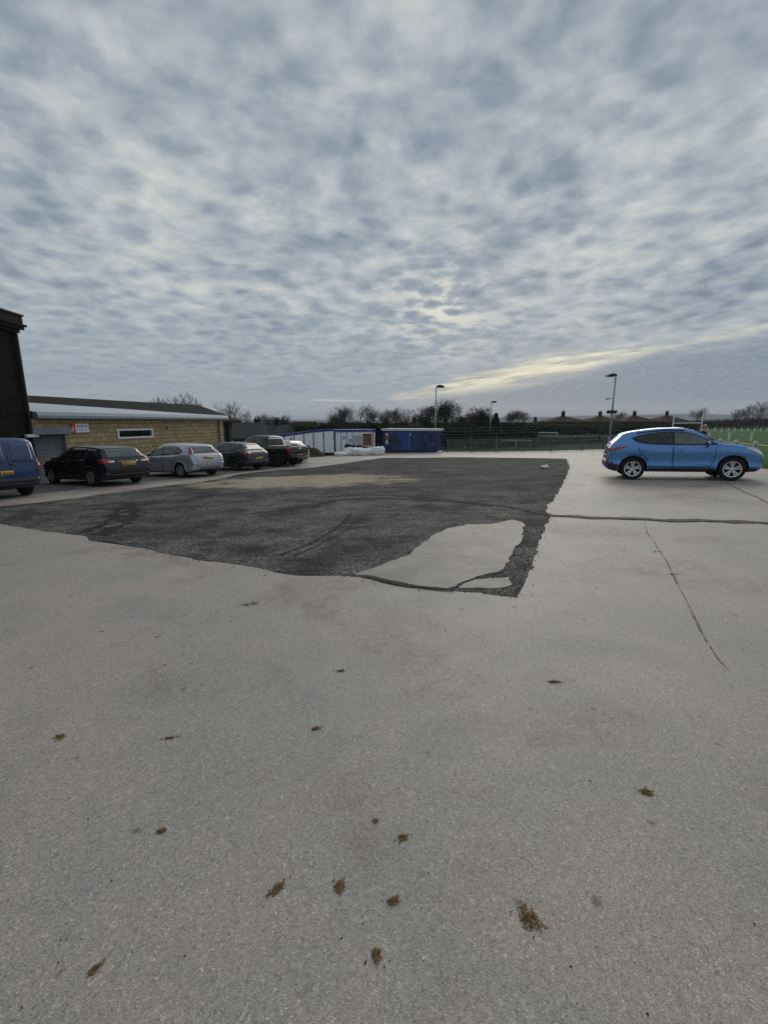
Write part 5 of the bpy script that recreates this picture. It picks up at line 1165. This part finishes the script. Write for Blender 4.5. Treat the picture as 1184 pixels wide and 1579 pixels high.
# ================================================================== TREES
def bare_tree(u, v_top, Y, wpx_, label, seed, group, dens=1.0, twig=None, up=.35, lean=0.0, ivy=0, z_base=None, multi=1, fine=1.0, name='bare_tree'):
    wpx = wpx_ * (1.45 if 500 < u < 760 else 1.25); top = at(u, v_top - 1.5, Y); z0 = zg(top.x, Y) if z_base is None else z_base; H = top.z - z0; Wd = wpx / F_PX * Y / 2
    rnd = random.Random(seed); o = empty(name, (top.x, Y, z0), 0, label, 'tree', group)
    tk, cr = MB(), MB(); ends = []
    def seg(mb, a, b, ra, rb, n): mb.tube(a, b, ra, rb, n, False)
    def inside(p):
        t = p.z / H
        prof = max(.15, math.sin(math.pi * min(1, max(0, (t - .10) / .94))) ** .5) if t > .10 else .25
        prof *= 1 + .35 * noise.noise(Vector((math.atan2(p.y, p.x) * 1.5, p.z * .6, seed)))
        return math.hypot(p.x, p.y) < Wd * prof * 1.08 and p.z < H * (1.0 + .04 * rnd.random())
    def grow(p, d, L_, r_, lev):
        n = 3 if lev < 3 else 2; q = p
        for i in range(n):
            d2 = (d + Vector((rnd.gauss(0, .16), rnd.gauss(0, .16), rnd.gauss(.04, .10)))).normalized(); nq = q + d2 * L_ / n
            if lev >= 1 and not inside(nq):
                if lev >= 3: return
                d2 = (d2 + Vector((-nq.x, -nq.y, H * .2)).normalized() * .7).normalized(); nq = q + d2 * L_ / n * .5
            ra = r_ * (1 - .28 * i / n); rb = r_ * (1 - .28 * (i + 1) / n)
            seg(tk if lev < 2 else cr, q, nq, ra, rb, 6 if lev < 1 else (4 if lev < 3 else 3)); q = nq; d = d2
            if lev < 5 and (i > 0 or lev > 0):
                for _ in range(0 if rnd.random() > .74 * dens else 1):
                    ax_ = d.orthogonal().normalized(); ax_.rotate(Matrix.Rotation(rnd.uniform(0, 6.28), 3, d))
                    nd = (d * rnd.uniform(.5, .85) + ax_ * rnd.uniform(.6, 1.05) + Vector((0, 0, up * .7))).normalized()
                    grow(q, nd, L_ * rnd.uniform(.62, .92), max(r_ * rnd.uniform(.36, .52), .006 * fine), lev + 1)
        if lev < 5:
            for _ in range(2):
                nd = (d + Vector((rnd.gauss(0, .35), rnd.gauss(0, .35), rnd.gauss(.1, .2)))).normalized()
                grow(q, nd, L_ * rnd.uniform(.6, .85), max(r_ * .58, .006 * fine), lev + 1)
    rt = H * .022 + .03
    for k in range(multi):
        off = Vector((rnd.uniform(-.3, .3) * Wd, rnd.uniform(-.2, .2) * Wd, 0)) if multi > 1 else Vector((0, 0, 0))
        grow(off, Vector((lean + (rnd.gauss(0, .12) if multi > 1 else 0), 0, 1)).normalized(), H * .30, rt / (multi ** .5), 0)
    t = tk.build('trunk', M['bark'], o, fix=False); c = cr.build('crown', twig or M['twig'], o, fix=False)
    if ivy:
        lv = MB()
        for k in range(ivy):
            zz = H * rnd.uniform(.15, .72); rr_ = Wd * rnd.uniform(.22, .42)
            leaves(lv, (rnd.uniform(-.35, .35) * Wd, rnd.uniform(-.3, .3) * Wd, zz), (rr_, rr_, rr_ * 1.25), 700, .10, rnd)
        lv.build('ivy', M['ivy'], o, fix=False)
    return o
TG = 'bare trees beyond the court and the hoarding'
bare_tree(268, 603, 62, 66, 'wide wind trained dark tree rising behind the ridge of the old hall', 1, TG, 1.5, None, .12, .25, 0, None, 3, 2.2)
bare_tree(242, 611, 63, 30, 'low dark tree at the left of the wide one behind the old hall', 21, TG, 1.3, None, .05, .1, 0, None, 2, 2.2)
bare_tree(345, 610, 58, 62, 'pale airy bare tree behind the right end of the old hall roof', 2, TG, 1.0, M['twig_pale'], .2, 0, 0, None, 1, 1.2)
bare_tree(413, 637, 90, 34, 'cluster of thin upright saplings above the slate roofs', 3, TG, .8, M['twig_pale'], .9, 0, 0, None, 6, 1.6)
bare_tree(441, 640, 80, 20, 'small dark bare tree between the slate house and the mossy roof', 4, TG, 1.2, None, .3, 0, 0, None, 2, 1.6)
bare_tree(534, 623, 85, 56, 'broad bare tree behind the white cabin, left of the slender one', 5, TG, 1.1, None, .3, 0, 0, None, 2, 1.7)
bare_tree(563, 620, 86, 38, 'slender open bare tree behind the brown cabin doorway', 6, TG, .8, None, .5, 0, 0, None, 1, 1.7)
bare_tree(600, 624, 82, 40, 'bare tree with fan of upright limbs above the left end of the container', 7, TG, 1.1, None, .55, 0, 0, None, 2, 1.7)
bare_tree(626, 624, 84, 34, 'bare tree with ivy clad trunk above the middle of the container', 8, TG, 1.0, None, .4, 0, 2, None, 1, 1.7)
bare_tree(660, 618, 80, 32, 'bare tree with a dark lower trunk left of the nearer lamp pole', 9, TG, 1.0, None, .4, 0, 3, None, 1, 1.7)
bare_tree(693, 614, 78, 52, 'biggest bare tree, dense and twiggy, just right of the nearer lamp pole', 10, TG, 1.35, None, .35, 0, 4, None, 2, 1.8)
bare_tree(738, 627, 80, 42, 'rounded ivy dark tree between the big bare tree and the conifer', 11, TG, 1.35, None, .3, 0, 8, None, 2, 1.8)
bare_tree(793, 632, 105, 44, 'thin brown saplings just right of the dark conifer', 12, TG, .9, M['twig_pale'], .8, 0, 0, None, 6, 1.8)
bare_tree(1176, 619, 150, 40, 'bare tree on the skyline at the right edge above the field', 13, TG, 1.0, M['twig_pale'], .4, 0, 0, None, 3, 2.0)
bare_tree(1083, 628, 170, 26, 'thin bare tree on the skyline above the rugby posts', 14, TG, .8, M['twig_pale'], .7, 0, 0, None, 3, 2.2)
bare_tree(960, 634, 160, 20, 'thin bare tree on the skyline right of the tallest lamp post', 16, TG, .7, M['twig_pale'], .7, 0, 0, None, 3, 2.2)
bare_tree(1140, 632, 165, 40, 'low bare thicket on the skyline above the far white posts', 17, TG, .8, M['twig_pale'], .6, 0, 0, None, 4, 2.2)
bare_tree(716, 640, 95, 20, 'small bare tree in the gap between the big tree and the ivy dark tree', 18, TG, 1.0, None, .5, 0, 0, None, 2, 1.8)
bare_tree(578, 630, 96, 26, 'small far bare tree between the slender tree and the fan shaped one', 24, TG, 1.0, None, .4, 0, 0, None, 2, 1.8)
bare_tree(517, 633, 98, 26, 'small far bare tree at the left foot of the broad bare tree', 25, TG, 1.1, None, .4, 0, 0, None, 2, 1.8)
bare_tree(645, 634, 96, 24, 'small far bare tree between the two ivy trunked trees', 26, TG, 1.1, None, .4, 0, 0, None, 2, 1.8)
# conifer
def bush(name, c, blobs, n, size, label, cat, m, seed, group=None, trunk=True):
    o = empty(name, c, 0, label, cat, group); rnd = random.Random(seed); lv = MB()
    for (x, y, z, rx, ry, rz) in blobs:
        leaves(lv, (x, y, z), (rx, ry, rz), int(n * .6), size, rnd); leaves(lv, (x, y, z), (rx * .85, ry * .85, rz * .85), int(n * .5), size * 1.5, rnd, .1)
    if trunk:
        t = MB(); t.path([(0, 0, -.1), (.03, 0, blobs[0][2])], [.10, .05], 6); t.build('trunk', M['bark'], o)
    lv.build('crown', m, o, fix=False); return o
t = at(765, 636.5, 72); z0 = zg(t.x, 72); H = t.z - z0
bush('conifer', (t.x, 72, z0), [(0, 0, H * .25, .95, .9, H * .25), (0, 0, H * .45, .85, .8, H * .28), (0, 0, H * .65, .62, .6, H * .24), (0, 0, H * .84, .34, .34, H * .17)], 2600, .09, 'dark pointed conifer right of the farthest lamp post', 'tree', M['ivy'], 33)
# dark shrubs behind container and court
SG = 'dark shrubs behind the hoarding and the court'
for i, (u, vt, Y, wpx, lab) in enumerate([(505, 656, 62, 46, 'dark shrubbery behind the white hoarding below the broad bare tree'), (556, 655, 66, 50, 'dark shrubbery behind the white cabin'), (592, 652, 64, 40, 'dark bush above the gap between cabin and container'),
        (640, 655, 60, 40, 'dark bush behind the middle of the container roof'), (672, 652, 66, 46, 'dark bush behind the nearer lamp pole'), (712, 652, 68, 60, 'dark bush below the biggest bare tree'), (752, 655, 70, 50, 'dark bush under the ivy dark tree'), (795, 660, 84, 54, 'low dark bush right of the conifer'), (842, 662, 84, 56, 'low dark bush behind the football goal'), (895, 661, 82, 60, 'low dark bush under the hipped brown roofs'), (943, 660, 80, 50, 'low dark bush behind the tallest lamp post')]):
    p = at(u, vt, Y); z0 = zg(p.x, Y); H = p.z - z0; Wd = wpx / F_PX * Y / 2; rn2 = random.Random(i + 70)
    bl_ = [(Wd * rn2.uniform(-.6, .6), rn2.uniform(-.8, .8), H * rn2.uniform(.35, .62), Wd * rn2.uniform(.4, .55), 1.0, H * rn2.uniform(.32, .42)) for _ in range(6)]
    bush('shrub', (p.x, Y, z0), bl_, 700, .13, lab, 'shrub', M['ivy'], i + 80, SG)
def hedge(u0, u1, vt, Y0, Y1, label, seed, n=9000, m=None, size=.16, th=.8):
    a = at(u0, vt, Y0); b = at(u1, vt, Y1); z0 = zg(a.x, Y0); o = empty('hedge', (a.x, Y0, z0), 0, label, 'hedge'); rnd = random.Random(seed); lv = MB(); d = b - a
    for i in range(n):
        t = rnd.random(); x = a.x + d.x * t; Y = Y0 + (Y1 - Y0) * t + rnd.gauss(0, th * .5); zb0 = zg(x, Y); tp = at(592, vt, Y).z - zb0
        tp *= .97 + .22 * noise.noise(Vector((x * .35, seed, 0))) + .12 * noise.noise(Vector((x * 1.7, seed, 4)))
        zz = zb0 + tp * rnd.random() ** .7; q = Vector((x, Y, zz)) - o.location
        u_ = Vector((rnd.gauss(0, 1), rnd.gauss(0, 1), rnd.gauss(0, 1))).normalized(); v_ = u_.orthogonal().normalized(); s_ = size * rnd.uniform(.6, 1.5)
        lv.add([q - u_ * s_, q - v_ * s_ * .6, q + u_ * s_, q + v_ * s_ * .6], [(0, 1, 2, 3)])
    lv.build('foliage', m or M['ivy'], o, fix=False); st_ = MB()
    for k in range(8): st_.path([(d.x * (k + .5) / 8, (Y1 - Y0) * (k + .5) / 8, zg(a.x + d.x * (k + .5) / 8, Y0) - z0 - .1), (d.x * (k + .5) / 8 + .1, (Y1 - Y0) * (k + .5) / 8, zg(a.x + d.x * (k + .5) / 8, Y0) - z0 + .8)], .05, 5)
    st_.build('stems', M['bark'], o)
hedge(455, 700, 657, 56, 60, 'long dark hedge behind the white hoarding and the blue container', 201, 12000)
hedge(672, 830, 652, 74, 82, 'dark hedge on the far side of the court left of the football goal', 202, 9000)
hedge(684, 828, 664, 50, 51, 'dark bushes right behind the tall mesh fence', 205, 9000, None, .12, .5)
hedge(815, 1010, 657, 82, 84, 'lower dark hedge on the far side of the court behind the football goal', 203, 10000)
hedge(826, 1000, 674, 52, 50, 'knee high dark hedge close behind the palisade fence by the goal', 204, 7000, None, .10, .4)
# far brown winter hedge / belt of trees beyond the field : uncountable
wood = MB(); rnd = random.Random(9)
brown = mat('winter_thicket', (.070, .050, .042), .95, var=.4, vscale=.05)
for i in range(26000):
    x = rnd.uniform(16, 150); Y = 150 + rnd.uniform(-7, 10) + (x - 80) * .05
    u = x / Y; topv = 651.5 + 1.5 * noise.noise(Vector((x * .12, 0, 3))) - (3.5 * sm((x - 93) / 12)) - (4.5 * sm((x - 108) / 20)) + 2 * noise.noise(Vector((x * .6, 1, 3)))
    z0 = zg(x, Y); H = at(592, topv, Y).z - z0
    b = rnd.random() ** .55; zz = z0 + H * b * rnd.uniform(.75, 1); s_ = rnd.uniform(.25, .7); w_ = rnd.uniform(.03, .10)
    a = rnd.uniform(0, 3.14); dx2, dy2 = math.cos(a) * w_, math.sin(a) * w_; lx = rnd.gauss(0, .18); ly = rnd.gauss(0, .18)
    wood.add([(x - dx2, Y - dy2, zz - s_), (x + dx2, Y + dy2, zz - s_), (x + lx + dx2 * .3, Y + ly, zz + s_ * .8), (x + lx - dx2 * .3, Y + ly, zz + s_ * .8)], [(0, 1, 2, 3)])
for i in range(15000):
    x = rnd.uniform(28, 72); Y = 104 + rnd.uniform(-3, 3)
    topv = 653.5 + 1.5 * noise.noise(Vector((x * .2, 5, 3))) + 1.2 * noise.noise(Vector((x * .9, 6, 3)))
    z0 = zg(x, Y); H = at(592, topv, Y).z - z0
    if noise.noise(Vector((x * .5, 9, 0))) < -.45: continue
    b = rnd.random() ** .6; zz = z0 + H * b * rnd.uniform(.75, 1); s_ = rnd.uniform(.15, .5); w_ = rnd.uniform(.02, .07)
    a = rnd.uniform(0, 3.14); dx2, dy2 = math.cos(a) * w_, math.sin(a) * w_; lx = rnd.gauss(0, .12)
    wood.add([(x - dx2, Y - dy2, zz - s_), (x + dx2, Y + dy2, zz - s_), (x + lx + dx2 * .3, Y, zz + s_ * .8), (x + lx - dx2 * .3, Y, zz + s_ * .8)], [(0, 1, 2, 3)])
tag(wood.build('distant_thicket', brown, fix=False), 'long belt of bare brown winter trees beyond the playing field', 'thicket', None, 'stuff')
tl = MB(); rnd = random.Random(19)
for i in range(16000):
    u = rnd.uniform(300, 860); Y = 175 + rnd.uniform(-8, 8); x = (u - 592) / F_PX * Y
    topv = 652.0 + 1.6 * noise.noise(Vector((u * .03, 0, 8))) + 2.2 * noise.noise(Vector((u * .11, 1, 8)))
    z0 = zg(x, Y); H = at(592, topv, Y).z - z0; b = rnd.random() ** .6; zz = z0 + H * b; s_ = rnd.uniform(.3, .8); w_ = rnd.uniform(.06, .22)
    a = rnd.uniform(0, 3.14); dx2, dy2 = math.cos(a) * w_, math.sin(a) * w_
    tl.add([(x - dx2, Y - dy2, zz - s_), (x + dx2, Y + dy2, zz - s_ * .7), (x + rnd.gauss(0, .2) + dx2 * .5, Y, zz + s_ * .6), (x - dx2 * .6, Y, zz + s_ * .4)], [(0, 1, 2, 3)])
tag(tl.build('distant_treeline', mat('far_winter_trees', (.045, .042, .036), .95, var=.4, vscale=.05), fix=False), 'far hazy belt of winter trees and hedges behind the hoarding and the court', 'treeline', None, 'stuff')
# ================================================================== HOUSES
def house(u, v_ridge, Y, wpx, dep, rot, label, roof_m, wall_m, wall_h, chim=(), hipped=True, name='house', hipf=.3, windows=0, skylight=None):
    c = at(u, v_ridge, Y); z0 = zg(c.x, Y); H = c.z - z0; Wd = wpx / F_PX * Y / 2 * .98
    o = empty(name, (c.x, Y, z0), rot, label, 'house'); wh = min(wall_h, H * .62)
    m_ = MB(); m_.box(-Wd + .3, Wd - .3, -dep / 2 + .3, dep / 2 - .3, -.2, wh - .141); m_.build('wall', wall_m, o)
    m_ = MB()
    if hipped: hip(m_, -Wd, Wd, -dep / 2, dep / 2, wh, -Wd * (1 - hipf * 2), Wd * (1 - hipf * 2), 0, H)
    else:
        hip(m_, -Wd, Wd, -dep / 2, dep / 2, wh, -Wd, Wd, 0, H)
    m_.build('roof', roof_m, o)
    for cx, ch_ in chim:
        m_ = MB(); m_.box(cx * Wd - .35, cx * Wd + .35, -.3, .3, H - .7, H + ch_); m_.box(cx * Wd - .42, cx * Wd + .42, -.37, .37, H + ch_, H + ch_ + .10); ck = m_.build('chimney', M['chim'], o)
        m_ = MB(); [m_.path([(cx * Wd + s, 0, H + ch_ + .1), (cx * Wd + s, 0, H + ch_ + .45)], [.12, .09], 8) for s in (-.18, .18)]; m_.build('chimney_pots', M['chim'], ck)
    for k in range(windows):
        x = -Wd * .55 + k * Wd * 1.1 / max(1, windows - 1) if windows > 1 else 0
        m_ = MB(); m_.box(x - .6, x + .6, -dep / 2 + .22, -dep / 2 + .299, wh * .4, wh * .82); f_ = m_.build('window', M['offwhite'], o)
        m_ = MB(); m_.box(x - .5, x + .5, -dep / 2 + .20, -dep / 2 + .219, wh * .45, wh * .78); m_.build('pane', M['glass'], f_)
    if skylight:
        pass
    return o
house(384, 651.5, 52, 46, 7, R(10), 'slate roofed outbuilding just right of the old hall', M['slateroof'], M['brickfar'], 1.8, (), False, windows=0)
house(421, 654.5, 60, 52, 7, R(-4), 'slate roofed house with two chimneys above the pickup truck', M['slateroof'], M['render'], 1.9, ((-.95, .6), (.25, .5)), False)
house(472, 650, 66, 58, 8, R(3), 'low building with mossy hipped roof behind the white hoarding', M['mossroof'], M['render'], 1.6, (), True, hipf=.22, windows=0)
house(643, 652, 92, 34, 8, 0, 'dark house with two chimneys above the container roof', M['tileroof'], M['brickfar'], 2.2, ((-.28, .9), (.30, .7)), True)
house(825, 650, 120, 40, 8, 0, 'small brown roofed bungalow with one chimney left of the football goal', M['tileroof'], M['brickfar'], 2.4, ((0, .9),), True, hipf=.40)
house(868, 641, 112, 60, 9, 0, 'brown hipped roof bungalow with central chimney above the football goal', M['tileroof'], M['brickfar'], 2.3, ((0, .9),), True, hipf=.47)
house(925, 641, 118, 60, 9, 0, 'brown hipped roof bungalow directly left of the tallest lamp post', M['tileroof'], M['brickfar'], 2.3, ((0, .9),), True, hipf=.47)
house(978, 640.5, 122, 54, 9, 0, 'brown hipped roof bungalow above the rear of the blue SUV', M['tileroof'], M['brickfar'], 2.3, ((0, .9),), True, hipf=.47)
house(1028, 640, 130, 50, 9, 0, 'brown hipped roof bungalow just left of the rugby posts', M['tileroof'], M['brickfar'], 2.3, ((0, .9),), True, hipf=.47)
house(800, 655, 115, 50, 8, 0, 'low dark bungalow behind the thin brown saplings', M['tileroof'], M['brickfar'], 2.2, (), True)
# ================================================================== SMALL THINGS ON THE GROUND
mossm = mat('moss_scrap', (.20, .13, .065), .95, var=.5, vscale=40)
def moss(u, v, rx, ry, ang, label, seed, n=260):
    c = G(u, v); rnd = random.Random(seed); m_ = MB(); rx *= .75; ry *= .75
    for i in range(n):
        k_ = 1.0 if rnd.random() < .80 else 1.7; a = rnd.gauss(0, .36) * k_; b = rnd.gauss(0, .36) * k_
        if noise.noise(Vector((a * 2.2, b * 2.2, seed * 3.1))) < -.08: continue
        x = a * rx * math.cos(ang) - b * ry * math.sin(ang); y = a * rx * math.sin(ang) + b * ry * math.cos(ang)
        d = max(0, 1 - math.hypot(a, b)); z = zg(c.x + x, c.y + y) - c.z + rnd.uniform(.0005, .002 + .005 * d)
        s_ = rnd.uniform(.0025, .008); th = rnd.uniform(0, 6.28); dx3, dy3 = math.cos(th) * s_, math.sin(th) * s_; k = rnd.uniform(.3, .6)
        m_.add([(x - dx3, y - dy3, z), (x - dy3 * k, y + dx3 * k, z + rnd.uniform(0, .003)), (x + dx3, y + dy3, z + rnd.uniform(0, .005)), (x + dy3 * k, y - dx3 * k, z)], [(0, 1, 2, 3)])
    o = m_.build('moss_scrap', mossm, fix=False); o.location = c; tag(o, label, 'moss', 'brown moss scraps lying on the pale tarmac')
for i, (u, v, rx, ry, an, n, lab) in enumerate([(817, 1418, .050, .036, 1.9, 900, 'largest brown moss scrap, with a pointed tail, right of centre near the bottom'), (426, 1372, .042, .016, .8, 500, 'long slanting moss scrap, left one of the row of three near the bottom'), (524, 1368, .030, .020, 1.9, 400, 'curled dark moss scrap, middle one of the row of three near the bottom'),
        (606, 1391, .026, .018, .3, 320, 'round pale brown moss scrap, right one of the row of three near the bottom'), (580, 1474, .024, .020, 1.2, 260, 'lowest moss scrap, below the row of three'), (620, 1293, .026, .018, .2, 280, 'round moss scrap above the row of three, right of a smaller one'), (578, 1267, .014, .012, .5, 130, 'tiny dark moss scrap above and left of the round one'),
        (997, 1223, .036, .022, -.5, 380, 'moss scrap alone at the right side of the foreground'), (146, 1496, .024, .012, 1.0, 180, 'moss scrap alone in the bottom left corner'), (250, 1282, .022, .018, .6, 170, 'dark moss scrap left of the middle foreground'), (487, 1124, .038, .018, .2, 200, 'pale moss scrap in the middle distance above the tiny dark one'),
        (525, 1035, .050, .022, .1, 180, 'pale moss scrap in the centre just below the dark tarmac patch'), (260, 1139, .060, .014, .3, 170, 'thin string of moss crumbs in the left middle distance'), (92, 1137, .050, .030, -.4, 170, 'faint moss scrap near the left edge'), (855, 1052, .070, .020, -.1, 240, 'brown moss scrap right of centre in the middle distance'),
        (385, 932, .22, .10, .3, 260, 'scatter of brown crumbs below the tip of the dark tarmac'), (1013, 851, .10, .03, 0, 200, 'brown clump lying on the crack, upper one'), (1037, 886, .07, .03, 0, 160, 'brown clump lying on the crack, lower one')]):
    moss(u, v, rx, ry, an, lab, i + 1, int(n * 1.3))
dks = mat('dark_pebble', (.012, .012, .014), .6); 
def pebbles(name, pts, m, label, seed, smin, smax, flat=.5):
    m_ = MB(); rnd = random.Random(seed)
    for p in pts:
        s_ = rnd.uniform(smin, smax); b = len(m_.v)
        vs = [(rnd.uniform(.7, 1.2) * s_ * math.cos(k * 1.257), rnd.uniform(.7, 1.2) * s_ * math.sin(k * 1.257)) for k in range(5)]
        z = zg(p[0], p[1]) + .002
        m_.add([(p[0] + x, p[1] + y, z) for x, y in vs] + [(p[0] + x * .5, p[1] + y * .5, z + s_ * flat) for x, y in vs], [(i, (i + 1) % 5, 5 + (i + 1) % 5, 5 + i) for i in range(5)] + [(5, 6, 7, 8, 9)])
    tag(m_.build(name, m, fix=False), label, 'grit', None, 'stuff')
rnd = random.Random(77); pts = []
for _ in range(420):
    u, v = rnd.uniform(0, 1184), 930 + 650 * rnd.random() ** .9; g = G(u, v)
    pts.append(g)
pebbles('dark_grit', pts[:30], dks, 'dark grit scattered over the pale tarmac', 1, .002, .0045)
pebbles('white_grit', pts[230:290], M['offwhite'], 'white chips scattered over the pale tarmac', 2, .003, .006)
poly_dark = [G(*p).to_2d() for p in dark_px]; poly_lite = [G(*p).to_2d() for p in lite_px]; poly_frag = [G(*p).to_2d() for p in [(706, 908), (725, 898), (745, 894), (785, 891), (789, 903), (765, 908), (740, 907)]]
def inpoly(p, poly):
    c = False; j = len(poly) - 1
    for i in range(len(poly)):
        if (poly[i].y > p.y) != (poly[j].y > p.y) and p.x < (poly[j].x - poly[i].x) * (p.y - poly[i].y) / (poly[j].y - poly[i].y) + poly[i].x: c = not c
        j = i
    return c
pts = []
while len(pts) < 3600:
    g = G(rnd.uniform(-20, 880), 706 + 215 * rnd.random() ** 1.2)
    if inpoly(g, poly_dark) and not inpoly(g, poly_lite) and not inpoly(g, poly_frag): pts.append(g)
pebbles('loose_stones', pts, mat('grey_stones', (.085, .082, .076), .9, var=.6, vscale=3), 'loose grey stones strewn over the dark broken tarmac', 3, .004, .018, .7)
# crumbs broken off along the edges of the dark surface
pts = []
for pl_, cnt, sg_ in ((poly_dark, 2400, .045), (poly_lite, 900, .03), (poly_frag, 120, .02)):
    segs = [(pl_[i], pl_[(i + 1) % len(pl_)]) for i in range(len(pl_))]; ws_ = [(b - a).length if (a.x > -12 and b.x > -12) else 0 for a, b in segs]
    for _ in range(cnt):
        a, b = rnd.choices(segs, ws_)[0]; p = a.lerp(b, rnd.random()); pts.append(Vector((p.x + rnd.gauss(0, sg_), p.y + rnd.gauss(0, sg_), 0)))
n_ = 0
while n_ < 260:
    g = G(rnd.uniform(545, 806), rnd.uniform(803, 910))
    if inpoly(g, poly_lite): pts.append(g); n_ += 1
pebbles('edge_crumbs', pts, mat('dark_crumbs', (.05, .047, .043), .9, var=.6, vscale=5), 'dark crumbs broken off along the edges of the tarmac patch', 4, .002, .010, .5)
# thin grass tufts along the edge of the yard by the SUV nose
gt = MB(); rnd = random.Random(4)
for _ in range(9000):
    t_ = rnd.random(); ki = rnd.choice((3, 4, 5, 6)); a = Vector(yard[ki]); b = Vector(yard[ki + 1]); p = a.lerp(b, t_); x = p.x + abs(rnd.gauss(0, 1.6)) + .02; y = p.y + rnd.gauss(0, .2)
    h = rnd.uniform(.02, .07); th = rnd.uniform(0, 6.28); w_ = .004; z = zg(x, y) - .012
    gt.add([(x - w_ * math.cos(th), y - w_ * math.sin(th), z), (x + w_ * math.cos(th), y + w_ * math.sin(th), z), (x + rnd.gauss(0, .02), y + rnd.gauss(0, .02), z + h)], [(0, 1, 2)])
tag(gt.build('grass_blades', mat('grass_blade', (.035, .085, .015), .9), fix=False), 'short grass along the edge of the playing field', 'grass', None, 'stuff')
# ================================================================== HAZE
hz = MB(); hz.box(-7300, 7300, -600, 7300, -12, 75)
hm_ = bpy.data.materials.new('haze_air'); hm_.use_nodes = True; t = NT(hm_.node_tree); t.n.clear()
pv = t.add('ShaderNodeVolumePrincipled'); pv.inputs['Color'].default_value = (.80, .88, 1, 1); pv.inputs['Density'].default_value = .00022
t.l.new(pv.outputs[0], t.add('ShaderNodeOutputMaterial').inputs['Volume'])
tag(hz.build('haze', hm_), kind='stuff')
